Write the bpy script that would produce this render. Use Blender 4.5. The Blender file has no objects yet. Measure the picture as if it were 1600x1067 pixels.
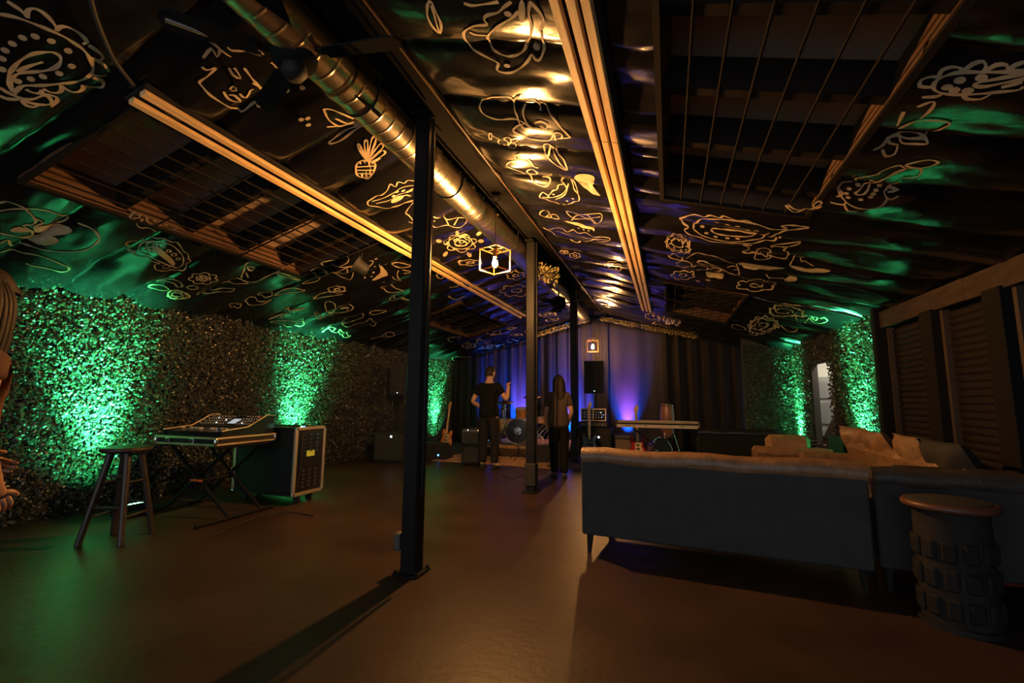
import bpy, bmesh, math, random
import numpy as np
from mathutils import Vector, Matrix
random.seed(7); rng = np.random.default_rng(7)
PI = math.pi; R = math.radians
SC = bpy.context.scene; COL = SC.collection

# ------------------------------------------------------------------ camera
F, YAW, PITCH, ROLL, CH = 711.0, R(18.9), R(7.2), R(0.4), 1.25
_f = Vector((-math.sin(YAW)*math.cos(PITCH), math.cos(YAW)*math.cos(PITCH), math.sin(PITCH)))
_r0 = Vector((math.cos(YAW), math.sin(YAW), 0)); _u0 = _r0.cross(_f)
_r = _r0*math.cos(ROLL) + _u0*math.sin(ROLL); _u = -_r0*math.sin(ROLL) + _u0*math.cos(ROLL)
cam = bpy.data.cameras.new('camera'); cam.sensor_width = 36; cam.lens = 36*F/1600; cam.clip_start = .05
camo = bpy.data.objects.new('camera', cam); COL.objects.link(camo)
camo.matrix_world = Matrix(((_r.x,_u.x,-_f.x,0),(_r.y,_u.y,-_f.y,0),(_r.z,_u.z,-_f.z,CH),(0,0,0,1)))
SC.camera = camo

# ------------------------------------------------------------------ world, exposure
W = bpy.data.worlds.new('ambient_fill'); SC.world = W; W.use_nodes = True  # even fill added to lift the blacks, entering by the open rear end
W.node_tree.nodes['Background'].inputs[0].default_value = (.92,.96,1,1)
W.node_tree.nodes['Background'].inputs[1].default_value = 1.15
SC.view_settings.view_transform = 'Standard'; SC.view_settings.look = 'None'
SC.view_settings.exposure = 0; SC.view_settings.gamma = 1; SC.view_settings.use_curve_mapping = False
P_BULB = 3300; P_BULB2 = 1000; P_GREEN = 7000; P_STAGE = 850; P_ROOM = 160

# ------------------------------------------------------------------ geometry of the place
XL, XRW, XRG, ZR, ZE, YB, Y0 = -6.1, 2.5, -1.8, 3.62, 2.40, 12.6, -2.5
SL = (ZR-ZE)/4.3
def ray(x, y): return _f + _r*((x-800)/F) - _u*((y-533.5)/F)
def onz(x, y, z=0): d = ray(x,y); return Vector((0,0,CH)) + d*((z-CH)/d.z)
def onx(x, y, X): d = ray(x,y); return Vector((0,0,CH)) + d*(X/d.x)
def ony(x, y, Y): d = ray(x,y); return Vector((0,0,CH)) + d*(Y/d.y)
def onceil(x, y, side):          # side -1 left slope, +1 right slope -> distance from the ridge, y
    d = ray(x,y); t = (ZR+side*SL*XRG-CH)/(d.z+side*SL*d.x); p = d*t
    return abs(p.x-XRG), p.y

# ------------------------------------------------------------------ materials
MATS = {}
def mat(name, col, rough=.6, metal=0, spec=.5, var=0, vscale=8, bump=0, bscale=40, emis=None, estr=0, coat=0, stretch=(1,1,1), sheen=0):
    if name in MATS: return MATS[name]
    m = bpy.data.materials.new(name); m.use_nodes = True; nt = m.node_tree; b = nt.nodes['Principled BSDF']
    b.inputs['Base Color'].default_value = (*col,1); b.inputs['Roughness'].default_value = rough
    b.inputs['Metallic'].default_value = metal; b.inputs['Specular IOR Level'].default_value = spec
    b.inputs['Coat Weight'].default_value = coat; b.inputs['Sheen Weight'].default_value = sheen
    if emis: b.inputs['Emission Color'].default_value = (*emis,1); b.inputs['Emission Strength'].default_value = estr
    if var or bump:
        tc = nt.nodes.new('ShaderNodeTexCoord'); mp = nt.nodes.new('ShaderNodeMapping')
        mp.inputs['Scale'].default_value = stretch; nt.links.new(tc.outputs['Object'], mp.inputs[0])
    if var:
        n = nt.nodes.new('ShaderNodeTexNoise'); n.inputs['Scale'].default_value = vscale; n.inputs['Detail'].default_value = 5
        nt.links.new(mp.outputs[0], n.inputs['Vector'])
        rp = nt.nodes.new('ShaderNodeValToRGB'); rp.color_ramp.elements[0].position = .3; rp.color_ramp.elements[1].position = .7
        rp.color_ramp.elements[0].color = (*[c*(1-var) for c in col],1); rp.color_ramp.elements[1].color = (*[min(1,c*(1+var)) for c in col],1)
        nt.links.new(n.outputs['Fac'], rp.inputs[0]); nt.links.new(rp.outputs[0], b.inputs['Base Color'])
    if bump:
        n = nt.nodes.new('ShaderNodeTexNoise'); n.inputs['Scale'].default_value = bscale; n.inputs['Detail'].default_value = 4
        nt.links.new(mp.outputs[0], n.inputs['Vector'])
        bp = nt.nodes.new('ShaderNodeBump'); bp.inputs['Strength'].default_value = bump; bp.inputs['Distance'].default_value = .02
        nt.links.new(n.outputs['Fac'], bp.inputs['Height']); nt.links.new(bp.outputs[0], b.inputs['Normal'])
    MATS[name] = m; return m
def glow(name, col, s):
    if name in MATS: return MATS[name]
    m = bpy.data.materials.new(name); m.use_nodes = True; nt = m.node_tree; nt.nodes.clear()
    e = nt.nodes.new('ShaderNodeEmission'); o = nt.nodes.new('ShaderNodeOutputMaterial')
    e.inputs[0].default_value = (*col,1); e.inputs[1].default_value = s; nt.links.new(e.outputs[0], o.inputs[0])
    MATS[name] = m; return m

m_plastic = mat('black_sheeting', (.006,.006,.007), .2, spec=.5, bump=.28, bscale=5, stretch=(1,1.5,1))
m_paint = mat('cream_paint', (.42,.32,.2), .6, var=.18, vscale=14)
m_concrete = mat('dark_concrete', (.036,.022,.017), .42, spec=.18, var=.35, vscale=1.6, bump=.12, bscale=22)
m_wallblk = mat('black_wall', (.02,.02,.02), .7)
m_steel = mat('black_steel', (.01,.01,.011), .4, spec=.12, bump=.06, bscale=60)
m_wood = mat('pine_strip', (.72,.47,.21), .5, var=.2, vscale=5, stretch=(6,.6,6))
m_ply = mat('raw_board', (.045,.031,.023), .85, spec=.2, var=.3, vscale=4, stretch=(4,.8,4))
m_well = mat('well_board', (.1,.055,.032), .8, spec=.2, var=.2, vscale=3)
m_joist = mat('dark_joist', (.02,.017,.016), .8, spec=.2, var=.3)
m_panel = mat('skylight_panel', (.34,.25,.19), .7, var=.12, vscale=2)
m_duct = mat('galvanised_duct', (.5,.45,.38), .3, metal=1, var=.1, vscale=6, bump=.05, bscale=30)
m_leaf = mat('plastic_leaf', (.03,.034,.02), .33, spec=.6, var=.45, vscale=30)
m_black = mat('matte_black', (.014,.014,.015), .65, spec=.25)
m_gloss = mat('gloss_black', (.012,.012,.014), .22)
m_rub = mat('black_rubber', (.015,.015,.015), .8)
m_alu = mat('aluminium_trim', (.78,.62,.45), .5, metal=1)
m_chrome = mat('chrome', (.8,.8,.82), .12, metal=1)
m_curt = mat('stage_velvet', (.026,.025,.045), .85, spec=.2, bump=.15, bscale=60)
m_leath = mat('brown_leather', (.2,.11,.055), .42, spec=.5, var=.3, vscale=9, bump=.3, bscale=35)
m_sback = mat('sofa_backing', (.03,.03,.03), .85, var=.2)
m_skin = mat('skin', (.5,.28,.18), .55)
m_brass = mat('brass_cage', (.75,.45,.16), .3, metal=1)
m_rug = mat('tan_rug', (.34,.2,.13), .95, var=.35, vscale=7)
m_grey = mat('grey_metal', (.3,.3,.3), .45)
m_greyd = mat('charcoal', (.06,.06,.06), .6)
m_led_w = glow('led_white', (.75,.95,1), 6); m_led_g = glow('led_green', (.3,1,.6), 8)
m_led_a = glow('led_amber', (1,.45,.1), 4); m_led_b = glow('led_blue', (.1,.35,1), 4); m_led_r = glow('led_red', (1,.08,.05), 4)

# ------------------------------------------------------------------ mesh helpers
class MB:
    def __init__(s): s.v=[]; s.f=[]; s.s=[]
    def add(s, vs, fs, sm=False, M=None):
        o = len(s.v); s.v += [tuple(M @ Vector(p)) if M else tuple(p) for p in vs]
        s.f += [tuple(i+o for i in f) for f in fs]; s.s += [sm]*len(fs); return s
    def box(s, c, d, b=0, M=None, rz=0):
        hx,hy,hz = d[0]/2,d[1]/2,d[2]/2; T = Matrix.Translation(c) @ Matrix.Rotation(rz,4,'Z')
        if M: T = M @ T
        b = min(b, hx*.9, hy*.9, hz*.9)
        if b <= 0:
            v = [(x,y,z) for x in (-hx,hx) for y in (-hy,hy) for z in (-hz,hz)]
            return s.add(v, [(0,1,3,2),(4,6,7,5),(0,4,5,1),(2,3,7,6),(0,2,6,4),(1,5,7,3)], False, T)
        v=[]; ix={}
        for sx in (-1,1):
            for sy in (-1,1):
                for sz in (-1,1):
                    for a in range(3):
                        p=[sx*(hx-b),sy*(hy-b),sz*(hz-b)]; p[a]=(sx*hx,sy*hy,sz*hz)[a]
                        ix[(sx,sy,sz,a)]=len(v); v.append(p)
        f=[]
        for a in range(3):
            o1,o2=[k for k in range(3) if k!=a]
            for sg in (-1,1):
                q=[]
                for p1,p2 in ((-1,-1),(1,-1),(1,1),(-1,1)):
                    k=[0,0,0]; k[a]=sg; k[o1]=p1; k[o2]=p2; q.append(ix[(*k,a)])
                f.append(tuple(q))
            for p1 in (-1,1):
                for p2 in (-1,1):
                    k0=[0,0,0]; k0[o1]=p1; k0[o2]=p2; k1=list(k0); k0[a]=-1; k1[a]=1
                    f.append((ix[(*k0,o1)],ix[(*k1,o1)],ix[(*k1,o2)],ix[(*k0,o2)]))
        for sx in (-1,1):
            for sy in (-1,1):
                for sz in (-1,1): f.append(tuple(ix[(sx,sy,sz,a)] for a in range(3)))
        return s.add(v,f,False,T)
    def tube(s, pts, r, n=8, closed=False, M=None, cap=True):
        pts=[Vector(p) for p in pts]; rs = r if isinstance(r,(list,tuple)) else [r]*len(pts)
        v=[]; f=[]; N=len(pts); up=None
        for i,p in enumerate(pts):
            a = pts[(i-1)%N] if (closed or i>0) else p; c = pts[(i+1)%N] if (closed or i<N-1) else p
            t=(c-a).normalized()
            if up is None:
                up = Vector((0,0,1)) if abs(t.z)<.9 else Vector((1,0,0))
            e1=(up-t*up.dot(t))
            if e1.length<1e-5: e1=t.orthogonal()
            e1.normalize(); e2=t.cross(e1); up=e1
            for k in range(n):
                an=2*PI*k/n+PI/n; v.append(p+(e1*math.cos(an)+e2*math.sin(an))*rs[i])
        m = N if closed else N-1
        for i in range(m):
            j=(i+1)%N
            for k in range(n): f.append((i*n+k,i*n+(k+1)%n,j*n+(k+1)%n,j*n+k))
        s.add(v,f,n>4,M)
        if cap and not closed:
            s.add(v[:n],[tuple(range(n-1,-1,-1))],False,M); s.add(v[-n:],[tuple(range(n))],False,M)
        return s
    def cyl(s,p0,p1,r0,r1=None,n=14,M=None,cap=True): return s.tube([p0,p1],[r0,r0 if r1 is None else r1],n,False,M,cap)
    def lathe(s, prof, n=20, M=None, sm=True):
        v=[]; f=[]
        for r,z in prof:
            for k in range(n): a=2*PI*k/n; v.append((r*math.cos(a),r*math.sin(a),z))
        for i in range(len(prof)-1):
            for k in range(n): f.append((i*n+k,i*n+(k+1)%n,(i+1)*n+(k+1)%n,(i+1)*n+k))
        s.add(v,f,sm,M)
        if prof[0][0]>1e-4: s.add(v[:n],[tuple(range(n-1,-1,-1))],False,M)
        if prof[-1][0]>1e-4: s.add(v[-n:],[tuple(range(n))],False,M)
        return s
    def prism(s, poly, z0, z1, M=None):
        n=len(poly); v=[(x,y,z0) for x,y in poly]+[(x,y,z1) for x,y in poly]
        return s.add(v,[tuple(range(n-1,-1,-1)),tuple(range(n,2*n))]+[(i,(i+1)%n,n+(i+1)%n,n+i) for i in range(n)],False,M)
    def sph(s, c, r, n=14, M=None):
        r = r if isinstance(r,(tuple,list)) else (r,r,r); m=max(6,n//2+2); v=[]; f=[]
        for i in range(m+1):
            th=PI*i/m
            for k in range(n):
                a=2*PI*k/n; v.append((c[0]+r[0]*math.sin(th)*math.cos(a),c[1]+r[1]*math.sin(th)*math.sin(a),c[2]+r[2]*math.cos(th)))
        for i in range(m):
            for k in range(n): f.append((i*n+k,(i+1)*n+k,(i+1)*n+(k+1)%n,i*n+(k+1)%n))
        return s.add(v,f,True,M)
    def torus(s, c, Rr, r, M=None, n=24, k=8):
        return s.tube([(c[0]+Rr*math.cos(2*PI*i/n),c[1]+Rr*math.sin(2*PI*i/n),c[2]) for i in range(n)], r, k, True, M)
    def build(s, name, m, parent=None, loc=None, rz=0):
        me=bpy.data.meshes.new(name); me.from_pydata(s.v,[],s.f); me.polygons.foreach_set('use_smooth',s.s)
        me.materials.append(m); me.validate(); me.update()
        o=bpy.data.objects.new(name,me); COL.objects.link(o)
        if parent: o.parent=parent
        if loc is not None: o.location=loc
        if rz: o.rotation_euler[2]=rz
        return o
def npmesh(name, v, f, m, parent=None, smooth=True):
    me=bpy.data.meshes.new(name); v=np.asarray(v,np.float32); f=np.asarray(f,np.int32); k=f.shape[1]
    me.vertices.add(len(v)); me.vertices.foreach_set('co',v.ravel()); me.loops.add(f.size); me.loops.foreach_set('vertex_index',f.ravel())
    me.polygons.add(len(f)); me.polygons.foreach_set('loop_start',np.arange(len(f),dtype=np.int32)*k); me.polygons.foreach_set('loop_total',np.full(len(f),k,np.int32))
    me.update(calc_edges=True); me.validate(); me.polygons.foreach_set('use_smooth',[smooth]*len(me.polygons)); me.materials.append(m)
    o=bpy.data.objects.new(name,me); COL.objects.link(o)
    if parent: o.parent=parent
    return o
def tag(o,label,cat,group=None):
    o['label']=label; o['category']=cat
    if group: o['group']=group
    return o
def thing(name,label,cat,loc=(0,0,0),rz=0,group=None):
    o=bpy.data.objects.new(name,None); COL.objects.link(o); o.location=loc; o.rotation_euler[2]=rz; o.empty_display_size=.1
    return tag(o,label,cat,group)
def struct(o,label=None,cat=None):
    o['kind']='structure'
    if label: o['label']=label
    if cat: o['category']=cat
    return o
def dup(root,loc,rz,label,group=None):
    r=root.copy(); COL.objects.link(r); r.location=loc; r.rotation_euler[2]=rz; r['label']=label
    if group: r['group']=group
    for ch in root.children:
        c=ch.copy(); COL.objects.link(c); c.parent=r
        for g in ch.children:
            d=g.copy(); COL.objects.link(d); d.parent=c
    return r
def rotx(a): return Matrix.Rotation(a,4,'X')
def roty(a): return Matrix.Rotation(a,4,'Y')
def rotz(a): return Matrix.Rotation(a,4,'Z')
def tr(*p): return Matrix.Translation(p)
def smoothpts(pts, k=5, closed=False):
    P=[Vector(p) for p in pts]; n=len(P)
    if n<3: return P
    out=[]
    for i in range(n if closed else n-1):
        g=(lambda j:P[j%n]) if closed else (lambda j:P[max(0,min(n-1,j))])
        p0,p1,p2,p3=g(i-1),g(i),g(i+1),g(i+2)
        for a in range(k):
            t=a/k; out.append(.5*((2*p1)+(p2-p0)*t+(2*p0-5*p1+4*p2-p3)*t*t+(3*p1-p0-3*p2+p3)*t**3))
    if not closed: out.append(P[-1])
    return out
def spot(name, loc, target, power, col, angle, blend=.8, size=.05, parent=None):
    l=bpy.data.lights.new(name,'SPOT'); l.energy=power; l.color=col; l.spot_size=R(angle); l.spot_blend=blend; l.shadow_soft_size=size
    o=bpy.data.objects.new(name,l); COL.objects.link(o); o.location=loc
    o.rotation_euler=(Vector(target)-Vector(loc)).to_track_quat('-Z','Y').to_euler()
    if parent: o.parent=parent
    return o

# ------------------------------------------------------------------ ceiling sheeting
TAB=rng.random((256,256))
def vn(a,b,seed=0):
    a=np.asarray(a,float)+seed*17.3; b=np.asarray(b,float)+seed*9.7; i=np.floor(a).astype(int); j=np.floor(b).astype(int)
    u=a-i; v=b-j; u=u*u*(3-2*u); v=v*v*(3-2*v); t=lambda x,y:TAB[x%256,y%256]
    return (t(i,j)*(1-u)*(1-v)+t(i+1,j)*u*(1-v)+t(i,j+1)*(1-u)*v+t(i+1,j+1)*u*v)-.5
def sag(side,s,y):
    s=np.asarray(s,float); y=np.asarray(y,float); k=3 if side>0 else 11
    w=(y-2.29+.12*vn(s*.9,y*.4,k+5))/.61; ph=w-np.floor(w)
    d=.05*np.abs(np.sin(PI*ph))**.8*(.5+1.0*(vn(s*.7,np.floor(w)*3.1,k)+.5))
    skew=s+.35*vn(s*.8,y*.8,k+7)
    d+=.07*vn(skew*1.5,y*2.6+s*.8,k+1)+.03*vn(skew*3.0,y*6-s*1.5,k+2)+.012*vn(skew*6,y*13,k+3)
    d-=.02*np.exp(-(np.minimum(ph,1-ph)/.05)**2)*(1+1.5*vn(s*14,w,k+4))
    return d*np.clip(s/.35,0.2,1)
def onceil(x,y,side):              # the same, met on the sagging sheet itself
    d=ray(x,y); q=0.0
    for _ in range(10):
        t=(ZR-q+side*SL*XRG-CH)/(d.z+side*SL*d.x); p=d*t; sg=float(sag(side,abs(p.x-XRG),p.y)); q+=.6*(sg-q)
    return abs(p.x-XRG),p.y
def cpt(side,s,y,off=0):
    z=ZR-SL*np.asarray(s)-sag(side,s,y)-off
    return np.stack([XRG+side*np.asarray(s),np.asarray(y,float),z],-1)
HOLES={1:[(1.82,2.93,-1.0,4.14),(1.82,2.93,7.25,9.75)],-1:[(1.48,2.68,1.84,4.55),(1.9,2.9,7.75,10.4)]}
GRID={}
def gpt(side,s,y,off):
    sv,yv,Zg=GRID[side]; i=np.clip(np.searchsorted(sv,s)-1,0,len(sv)-2); j=np.clip(np.searchsorted(yv,y)-1,0,len(yv)-2)
    u=(s-sv[i])/(sv[i+1]-sv[i]); v=(y-yv[j])/(yv[j+1]-yv[j])
    z=Zg[i,j]*(1-u)*(1-v)+Zg[i+1,j]*u*(1-v)+Zg[i,j+1]*(1-u)*v+Zg[i+1,j+1]*u*v
    return np.stack([XRG+side*s,y,z-off],-1)
def ceil_side(side):
    sv=sorted(set(list(np.linspace(0,4.35,74))+[h[i] for h in HOLES[side] for i in (0,1)]))
    yv=sorted(set(list(np.arange(Y0,YB+.2,.026))+[h[i] for h in HOLES[side] for i in (2,3)]))
    S,Y=np.meshgrid(sv,yv,indexing='ij'); P=cpt(side,S,Y).reshape(-1,3); ns,ny=S.shape
    i,j=np.meshgrid(np.arange(ns-1),np.arange(ny-1),indexing='ij'); i=i.ravel(); j=j.ravel()
    cs=(np.array(sv)[i]+np.array(sv)[i+1])/2; cy=(np.array(yv)[j]+np.array(yv)[j+1])/2; keep=np.ones(len(i),bool)
    for a,b,c,d in HOLES[side]: keep&=~((cs>a)&(cs<b)&(cy>c)&(cy<d))
    i=i[keep]; j=j[keep]; q=np.stack([i*ny+j,i*ny+j+1,(i+1)*ny+j+1,(i+1)*ny+j],-1)
    GRID[side]=(np.array(sv),np.array(yv),P.reshape(ns,ny,3)[:,:,2])
    return P, (q if side>0 else q[:,::-1])
pa,fa=ceil_side(-1); pb,fb=ceil_side(1)
ceiling=npmesh('ceiling',np.vstack([pa,pb]),np.vstack([fa,fb+len(pa)]),m_plastic)
struct(ceiling,'glossy black plastic sheeting stretched under the gable roof, painted with motifs','ceiling')
# plain roof deck above the sheeting
m=MB()
for sd in (-1,1):
    x0,x1=XRG,XRG+sd*4.6; za,zb=ZR+.45,ZR-SL*4.6+.45
    m.add([(x0,Y0,za),(x1,Y0,zb),(x1,YB+.3,zb),(x0,YB+.3,za),(x0,Y0,za+.05),(x1,Y0,zb+.05),(x1,YB+.3,zb+.05),(x0,YB+.3,za+.05)],[(0,1,2,3),(4,7,6,5),(0,4,5,1),(3,2,6,7),(1,5,6,2)])
struct(m.build('roof',m_joist),'dark roof deck above the sheeting','roof')
# ------------------------------------------------------------------ floor and walls
m=MB(); m.box((-1.5,5,-.05),(10.6,16,.1)); floor=struct(m.build('floor',m_concrete),'stained dark concrete floor','floor')
m=MB(); m.box((XL-.1,5,1.4),(.1,16,2.9)); wall_left=struct(m.build('wall_left',m_wallblk),'left wall covered in artificial leaves','wall')
m=MB(); m.box((-1.8,YB+.3,1.9),(8.8,.1,4)); wall_back=struct(m.build('wall_back',m_wallblk),'black gable wall behind the stage','wall')
m=MB()                                                        # right wall beyond the shutters, doorway left open
DY0,DY1,DZ=8.8,9.95,1.93
m.box((XRW+.12,(6.75+DY0)/2,1.4),(.1,DY0-6.75,2.9)); m.box((XRW+.12,(DY1+11.3)/2,1.4),(.1,11.3-DY1,2.9)); m.box((XRW+.12,(DY0+DY1)/2,(DZ+2.85)/2),(.1,DY1-DY0,2.85-DZ))
wall_right=struct(m.build('wall_right',m_wallblk),'right wall beyond the shutters, covered in leaves around a doorway','wall')
m=MB(); m.box((2.1,11.2,1.4),(1.05,.08,2.9)); wall_nook=struct(m.build('wall_partition',m_wallblk),'short leafy partition right of the stage','wall')

def hedge(name,parent,origin,U,V,N,w,h,dens,hole=None,size=.044,thick=.075,msk=None):
    n=int(w*h*dens); a=rng.random(n)*w; b=rng.random(n)*h
    if hole is not None: k=~((a>hole[0])&(a<hole[1])&(b>hole[2])&(b<hole[3])); a=a[k]; b=b[k]; n=len(a)
    O,U,V,N=[np.array(t,float) for t in (origin,U,V,N)]
    c=O+a[:,None]*U+b[:,None]*V+(thick*(.35+.3*vn(a*4,b*4,2)+rng.random(n)*.6))[:,None]*N
    az=rng.random(n)*2*PI; ti=rng.normal(.55,.5,n)
    d=(np.cos(az)[:,None]*U+np.sin(az)[:,None]*V); ax=d*np.cos(ti)[:,None]+N*np.sin(ti)[:,None]
    sd=np.cross(np.broadcast_to(N,d.shape),d); tw=rng.normal(0,.6,n)[:,None]; nn=np.cross(ax,sd); sd=sd*np.cos(tw)+nn*np.sin(tw); nn=np.cross(ax,sd)
    L=(size*(.7+.6*rng.random(n)))[:,None]; wd=L*.33
    p0=c-ax*L*.5; p1=c+sd*wd-nn*L*.0; p2=c+ax*L*.5-nn*L*.12; p3=c-sd*wd; pm=c+nn*L*.1
    v=np.stack([p0,p1,p2,p3,pm],1).reshape(-1,3); k=np.arange(n)[:,None]*5
    f=np.concatenate([k+np.array([[0,1,4]]),k+np.array([[1,2,4]]),k+np.array([[2,3,4]]),k+np.array([[3,0,4]])])
    o=npmesh(name,v,f,m_leaf,parent,False); o['kind']='stuff'; return o
hedge('artificial_hedge',wall_left,(XL-.03,Y0+2,0),(0,1,0),(0,0,1),(1,0,0),YB-Y0-2,2.42,2300)['label']='small plastic leaves covering the left wall'
hedge('artificial_hedge',wall_right,(XRW+.06,6.82,0),(0,1,0),(0,0,1),(-1,0,0),4.3,2.42,2000,(DY0-6.82,DY1-6.82,-1,DZ))['label']='small plastic leaves around the lit doorway'
hedge('artificial_hedge',wall_nook,(1.58,11.16,0),(1,0,0),(0,0,1),(0,-1,0),.92,2.45,2000)['label']='small plastic leaves on the partition by the stage'

# lit room behind the doorway
m=MB(); m.box((3.72,9.3,1.3),(.1,3.44,2.6)); m.box((3.22,11.0,1.3),(1.06,.08,2.6)); m.box((3.22,7.6,1.3),(1.06,.08,2.6)); m.box((3.22,9.3,2.64),(1.06,3.4,.06))
lob=struct(m.build('wall_lobby',mat('white_wall',(.7,.68,.63),.6)),'pale wall of the lit room behind the doorway','wall')
t=struct(thing('door_1','grey panelled door standing inside the lit doorway','door',(3.05,10.35,0),R(-28)))
m=MB(); m.box((0,0,.86),(.9,.05,1.72),.004); m.build('leaf',mat('grey_door',(.3,.3,.29),.5),t)
for z,h in ((.4,.62),(1.02,.42),(1.47,.34)):
    m=MB(); m.box((0,-.03,z),(.68,.02,h),.006); m.build('panel',mat('grey_door_panel',(.24,.24,.235),.45),t)
m=MB(); m.tube([(.36,-.03,.85),(.36,-.08,.85),(.28,-.08,.85)],.012); m.build('handle',m_chrome,t)
t=thing('ceiling_lamp','white round lamp in the room behind the doorway','lamp',(3.05,9.6,2.55))
m=MB(); m.lathe([(.16,.03),(.16,-.0),(.12,-.04),(0,-.05)],20); m.build('diffuser',glow('lobby_lamp',(1,.9,.72),P_ROOM),t)
m=MB(); m.lathe([(.17,.04),(.175,.0),(.16,-.01)],20); m.build('rim',m_grey,t)

# ------------------------------------------------------------------ roll-up shutters on the right wall
m_pier=mat('dark_pier',(.012,.011,.011),.9,spec=.05)
bays=[(5.72,6.66),(4.72,5.5),(.6,4.5),(-2.4,.4)]; sh=.068
m_shut=mat('brown_shutter',(.011,.008,.0075),.7,spec=.15,var=.25,vscale=3)
slat=MB(); prof=[(.004,0),(-.012,.006),(-.02,.02),(-.02,.045),(-.012,.064),(-.004,.074)]
for i,(a,b) in enumerate(bays):
    d=struct(thing('door_%d'%(i+2),['rolled-down brown slatted shutter next to the leafy wall','rolled-down slatted shutter in the middle bay','rolled-down reddish slatted shutter nearest the cushions','slatted shutter beside the camera'][i],'shutter',(XRW+.1,(a+b)/2,0)))
    L=b-a; v=[(x,-L/2,z) for x,z in prof]+[(x,L/2,z) for x,z in prof]; k=len(prof)
    mb=MB().add(v,[(q,q+1,k+q+1,k+q) for q in range(k-1)],True); o=mb.build('slat',m_shut,d); me=o.data
    n=int(2.12/sh)
    for q in range(1,n):
        c=bpy.data.objects.new('slat',me); COL.objects.link(c); c.parent=d; c.location=(0,0,q*sh)
    mb=MB().box((-.02,0,.02),(.04,L,.05),.006); mb.build('bottom_bar',m_steel,d)
    for sd in (-1,1):
        mb=MB().box((-.03,sd*(L/2-.02),1.07),(.06,.05,2.14)); mb.build('guide_rail',m_steel if sd<0 else mat('worn_rail',(.05,.035,.025),.6),d)
for i,(a,b) in enumerate([(5.5,5.72),(4.5,4.72),(.4,.6)]):
    m=MB(); m.box((XRW+.04,(a+b)/2,1.08),(.16,b-a-.004,2.15),.006); struct(m.build('trim_%d'%(i+1),m_pier),'dark pier between two shutters','pier')
t=struct(thing('trim_9','long raw wooden header board above the shutters','board',(XRW,0,0)))
for i,(a,b) in enumerate([(-2.5,.3),(.305,3.2),(3.205,5.0),(5.005,6.72)]):
    m=MB(); m.box((.02,(a+b)/2,2.235+.006*(i%2)),(.06,b-a,.2),.004); m.build('plank',m_ply,t)
m=MB(); m.box((XRW+.18,2.1,2.35),(.1,9.3,1.0)); struct(m.build('wall_right_upper',m_wallblk),'black wall strip above the shutters','wall')
m=MB(); m.box((XRW+.3,2.35,1.1),(.06,9.8,2.4)); struct(m.build('wall_right_outer',m_wallblk),'black outer wall behind the shutters','wall')
m=MB(); m.box((XRW-.0,6.74,1.2),(.14,.1,2.4),.01); struct(m.build('trim_8',m_pier),'dark corner pier at the end of the shutters','pier')

# ------------------------------------------------------------------ skylights with wells, joists and bars
m_bar=mat('bar_black',(.016,.013,.011),.75,spec=.03)
def cz(side,s): return ZR-SL*s
def skylight(idx,side,hole,label,nb,cross,joists,gap):
    a,b,c,d=hole
    t=struct(thing('window_%d'%idx,label,'skylight',(XRG+side*(a+b)/2,(c+d)/2,cz(side,(a+b)/2))))
    L=d-c; Wd=b-a; M=roty(side*math.atan(SL)); hw=Wd/2/math.cos(math.atan(SL)); dp=.24
    for nm,cc,dd in (('well_side',(-hw-.01,0,dp/2),(.02,L+.04,dp+.04)),('well_side',(hw+.01,0,dp/2),(.02,L+.04,dp+.04)),('well_side',(0,-L/2-.01,dp/2),(2*hw,.02,dp+.04)),('well_side',(0,L/2+.01,dp/2),(2*hw,.02,dp+.04))):
        m=MB(); m.box(cc,dd,0,M); m.build(nm,m_well,t)
    m=MB(); m.box((0,0,dp+.01),(2*hw,L,.02),0,M); m.build('roof_panel',m_panel,t)
    for y in joists:
        m=MB(); m.box((0,y-(c+d)/2,dp-.11),(2*hw,.07,.2),0,M); m.build('joist',m_bar,t)
    fr=MB()
    for sx in (-1,1): fr.box((sx*(hw-.0),0,-.045),(.035,L+.03,.03),0,M)
    for sy in (-1,1): fr.box((0,sy*L/2,-.045),(2*hw,.035,.03),0,M)
    fr.build('bar_frame',m_bar,t)
    for i in range(1,nb+1):
        x=-hw+2*hw*i/(nb+1); m=MB(); m.cyl((x,-L/2,-.045),(x,L/2,-.045),.008,n=6,M=M); m.build('security_bar',m_bar,t)
    for y in cross:
        m=MB(); m.cyl((-hw,y-(c+d)/2,-.06),(hw,y-(c+d)/2,-.06),.008,n=6,M=M); m.build('cross_bar',m_bar,t)
skylight(1,-1,HOLES[-1][0],'barred skylight left of the round duct beside the pine strips',7,(2.75,3.65),(2.5,3.1,3.7,4.3),0)
skylight(2,1,HOLES[1][0],'large barred skylight at the upper right',6,(),(-.3,.3,.9,1.5,2.12,2.73,3.33,3.9),0)
skylight(3,-1,HOLES[-1][1],'far barred skylight above the left of the stage',6,(),(8.3,8.9,9.5,10.1),0)
skylight(4,1,HOLES[1][1],'far barred skylight on the right towards the stage',6,(8.4,),(7.8,8.4,9.0),0)

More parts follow.
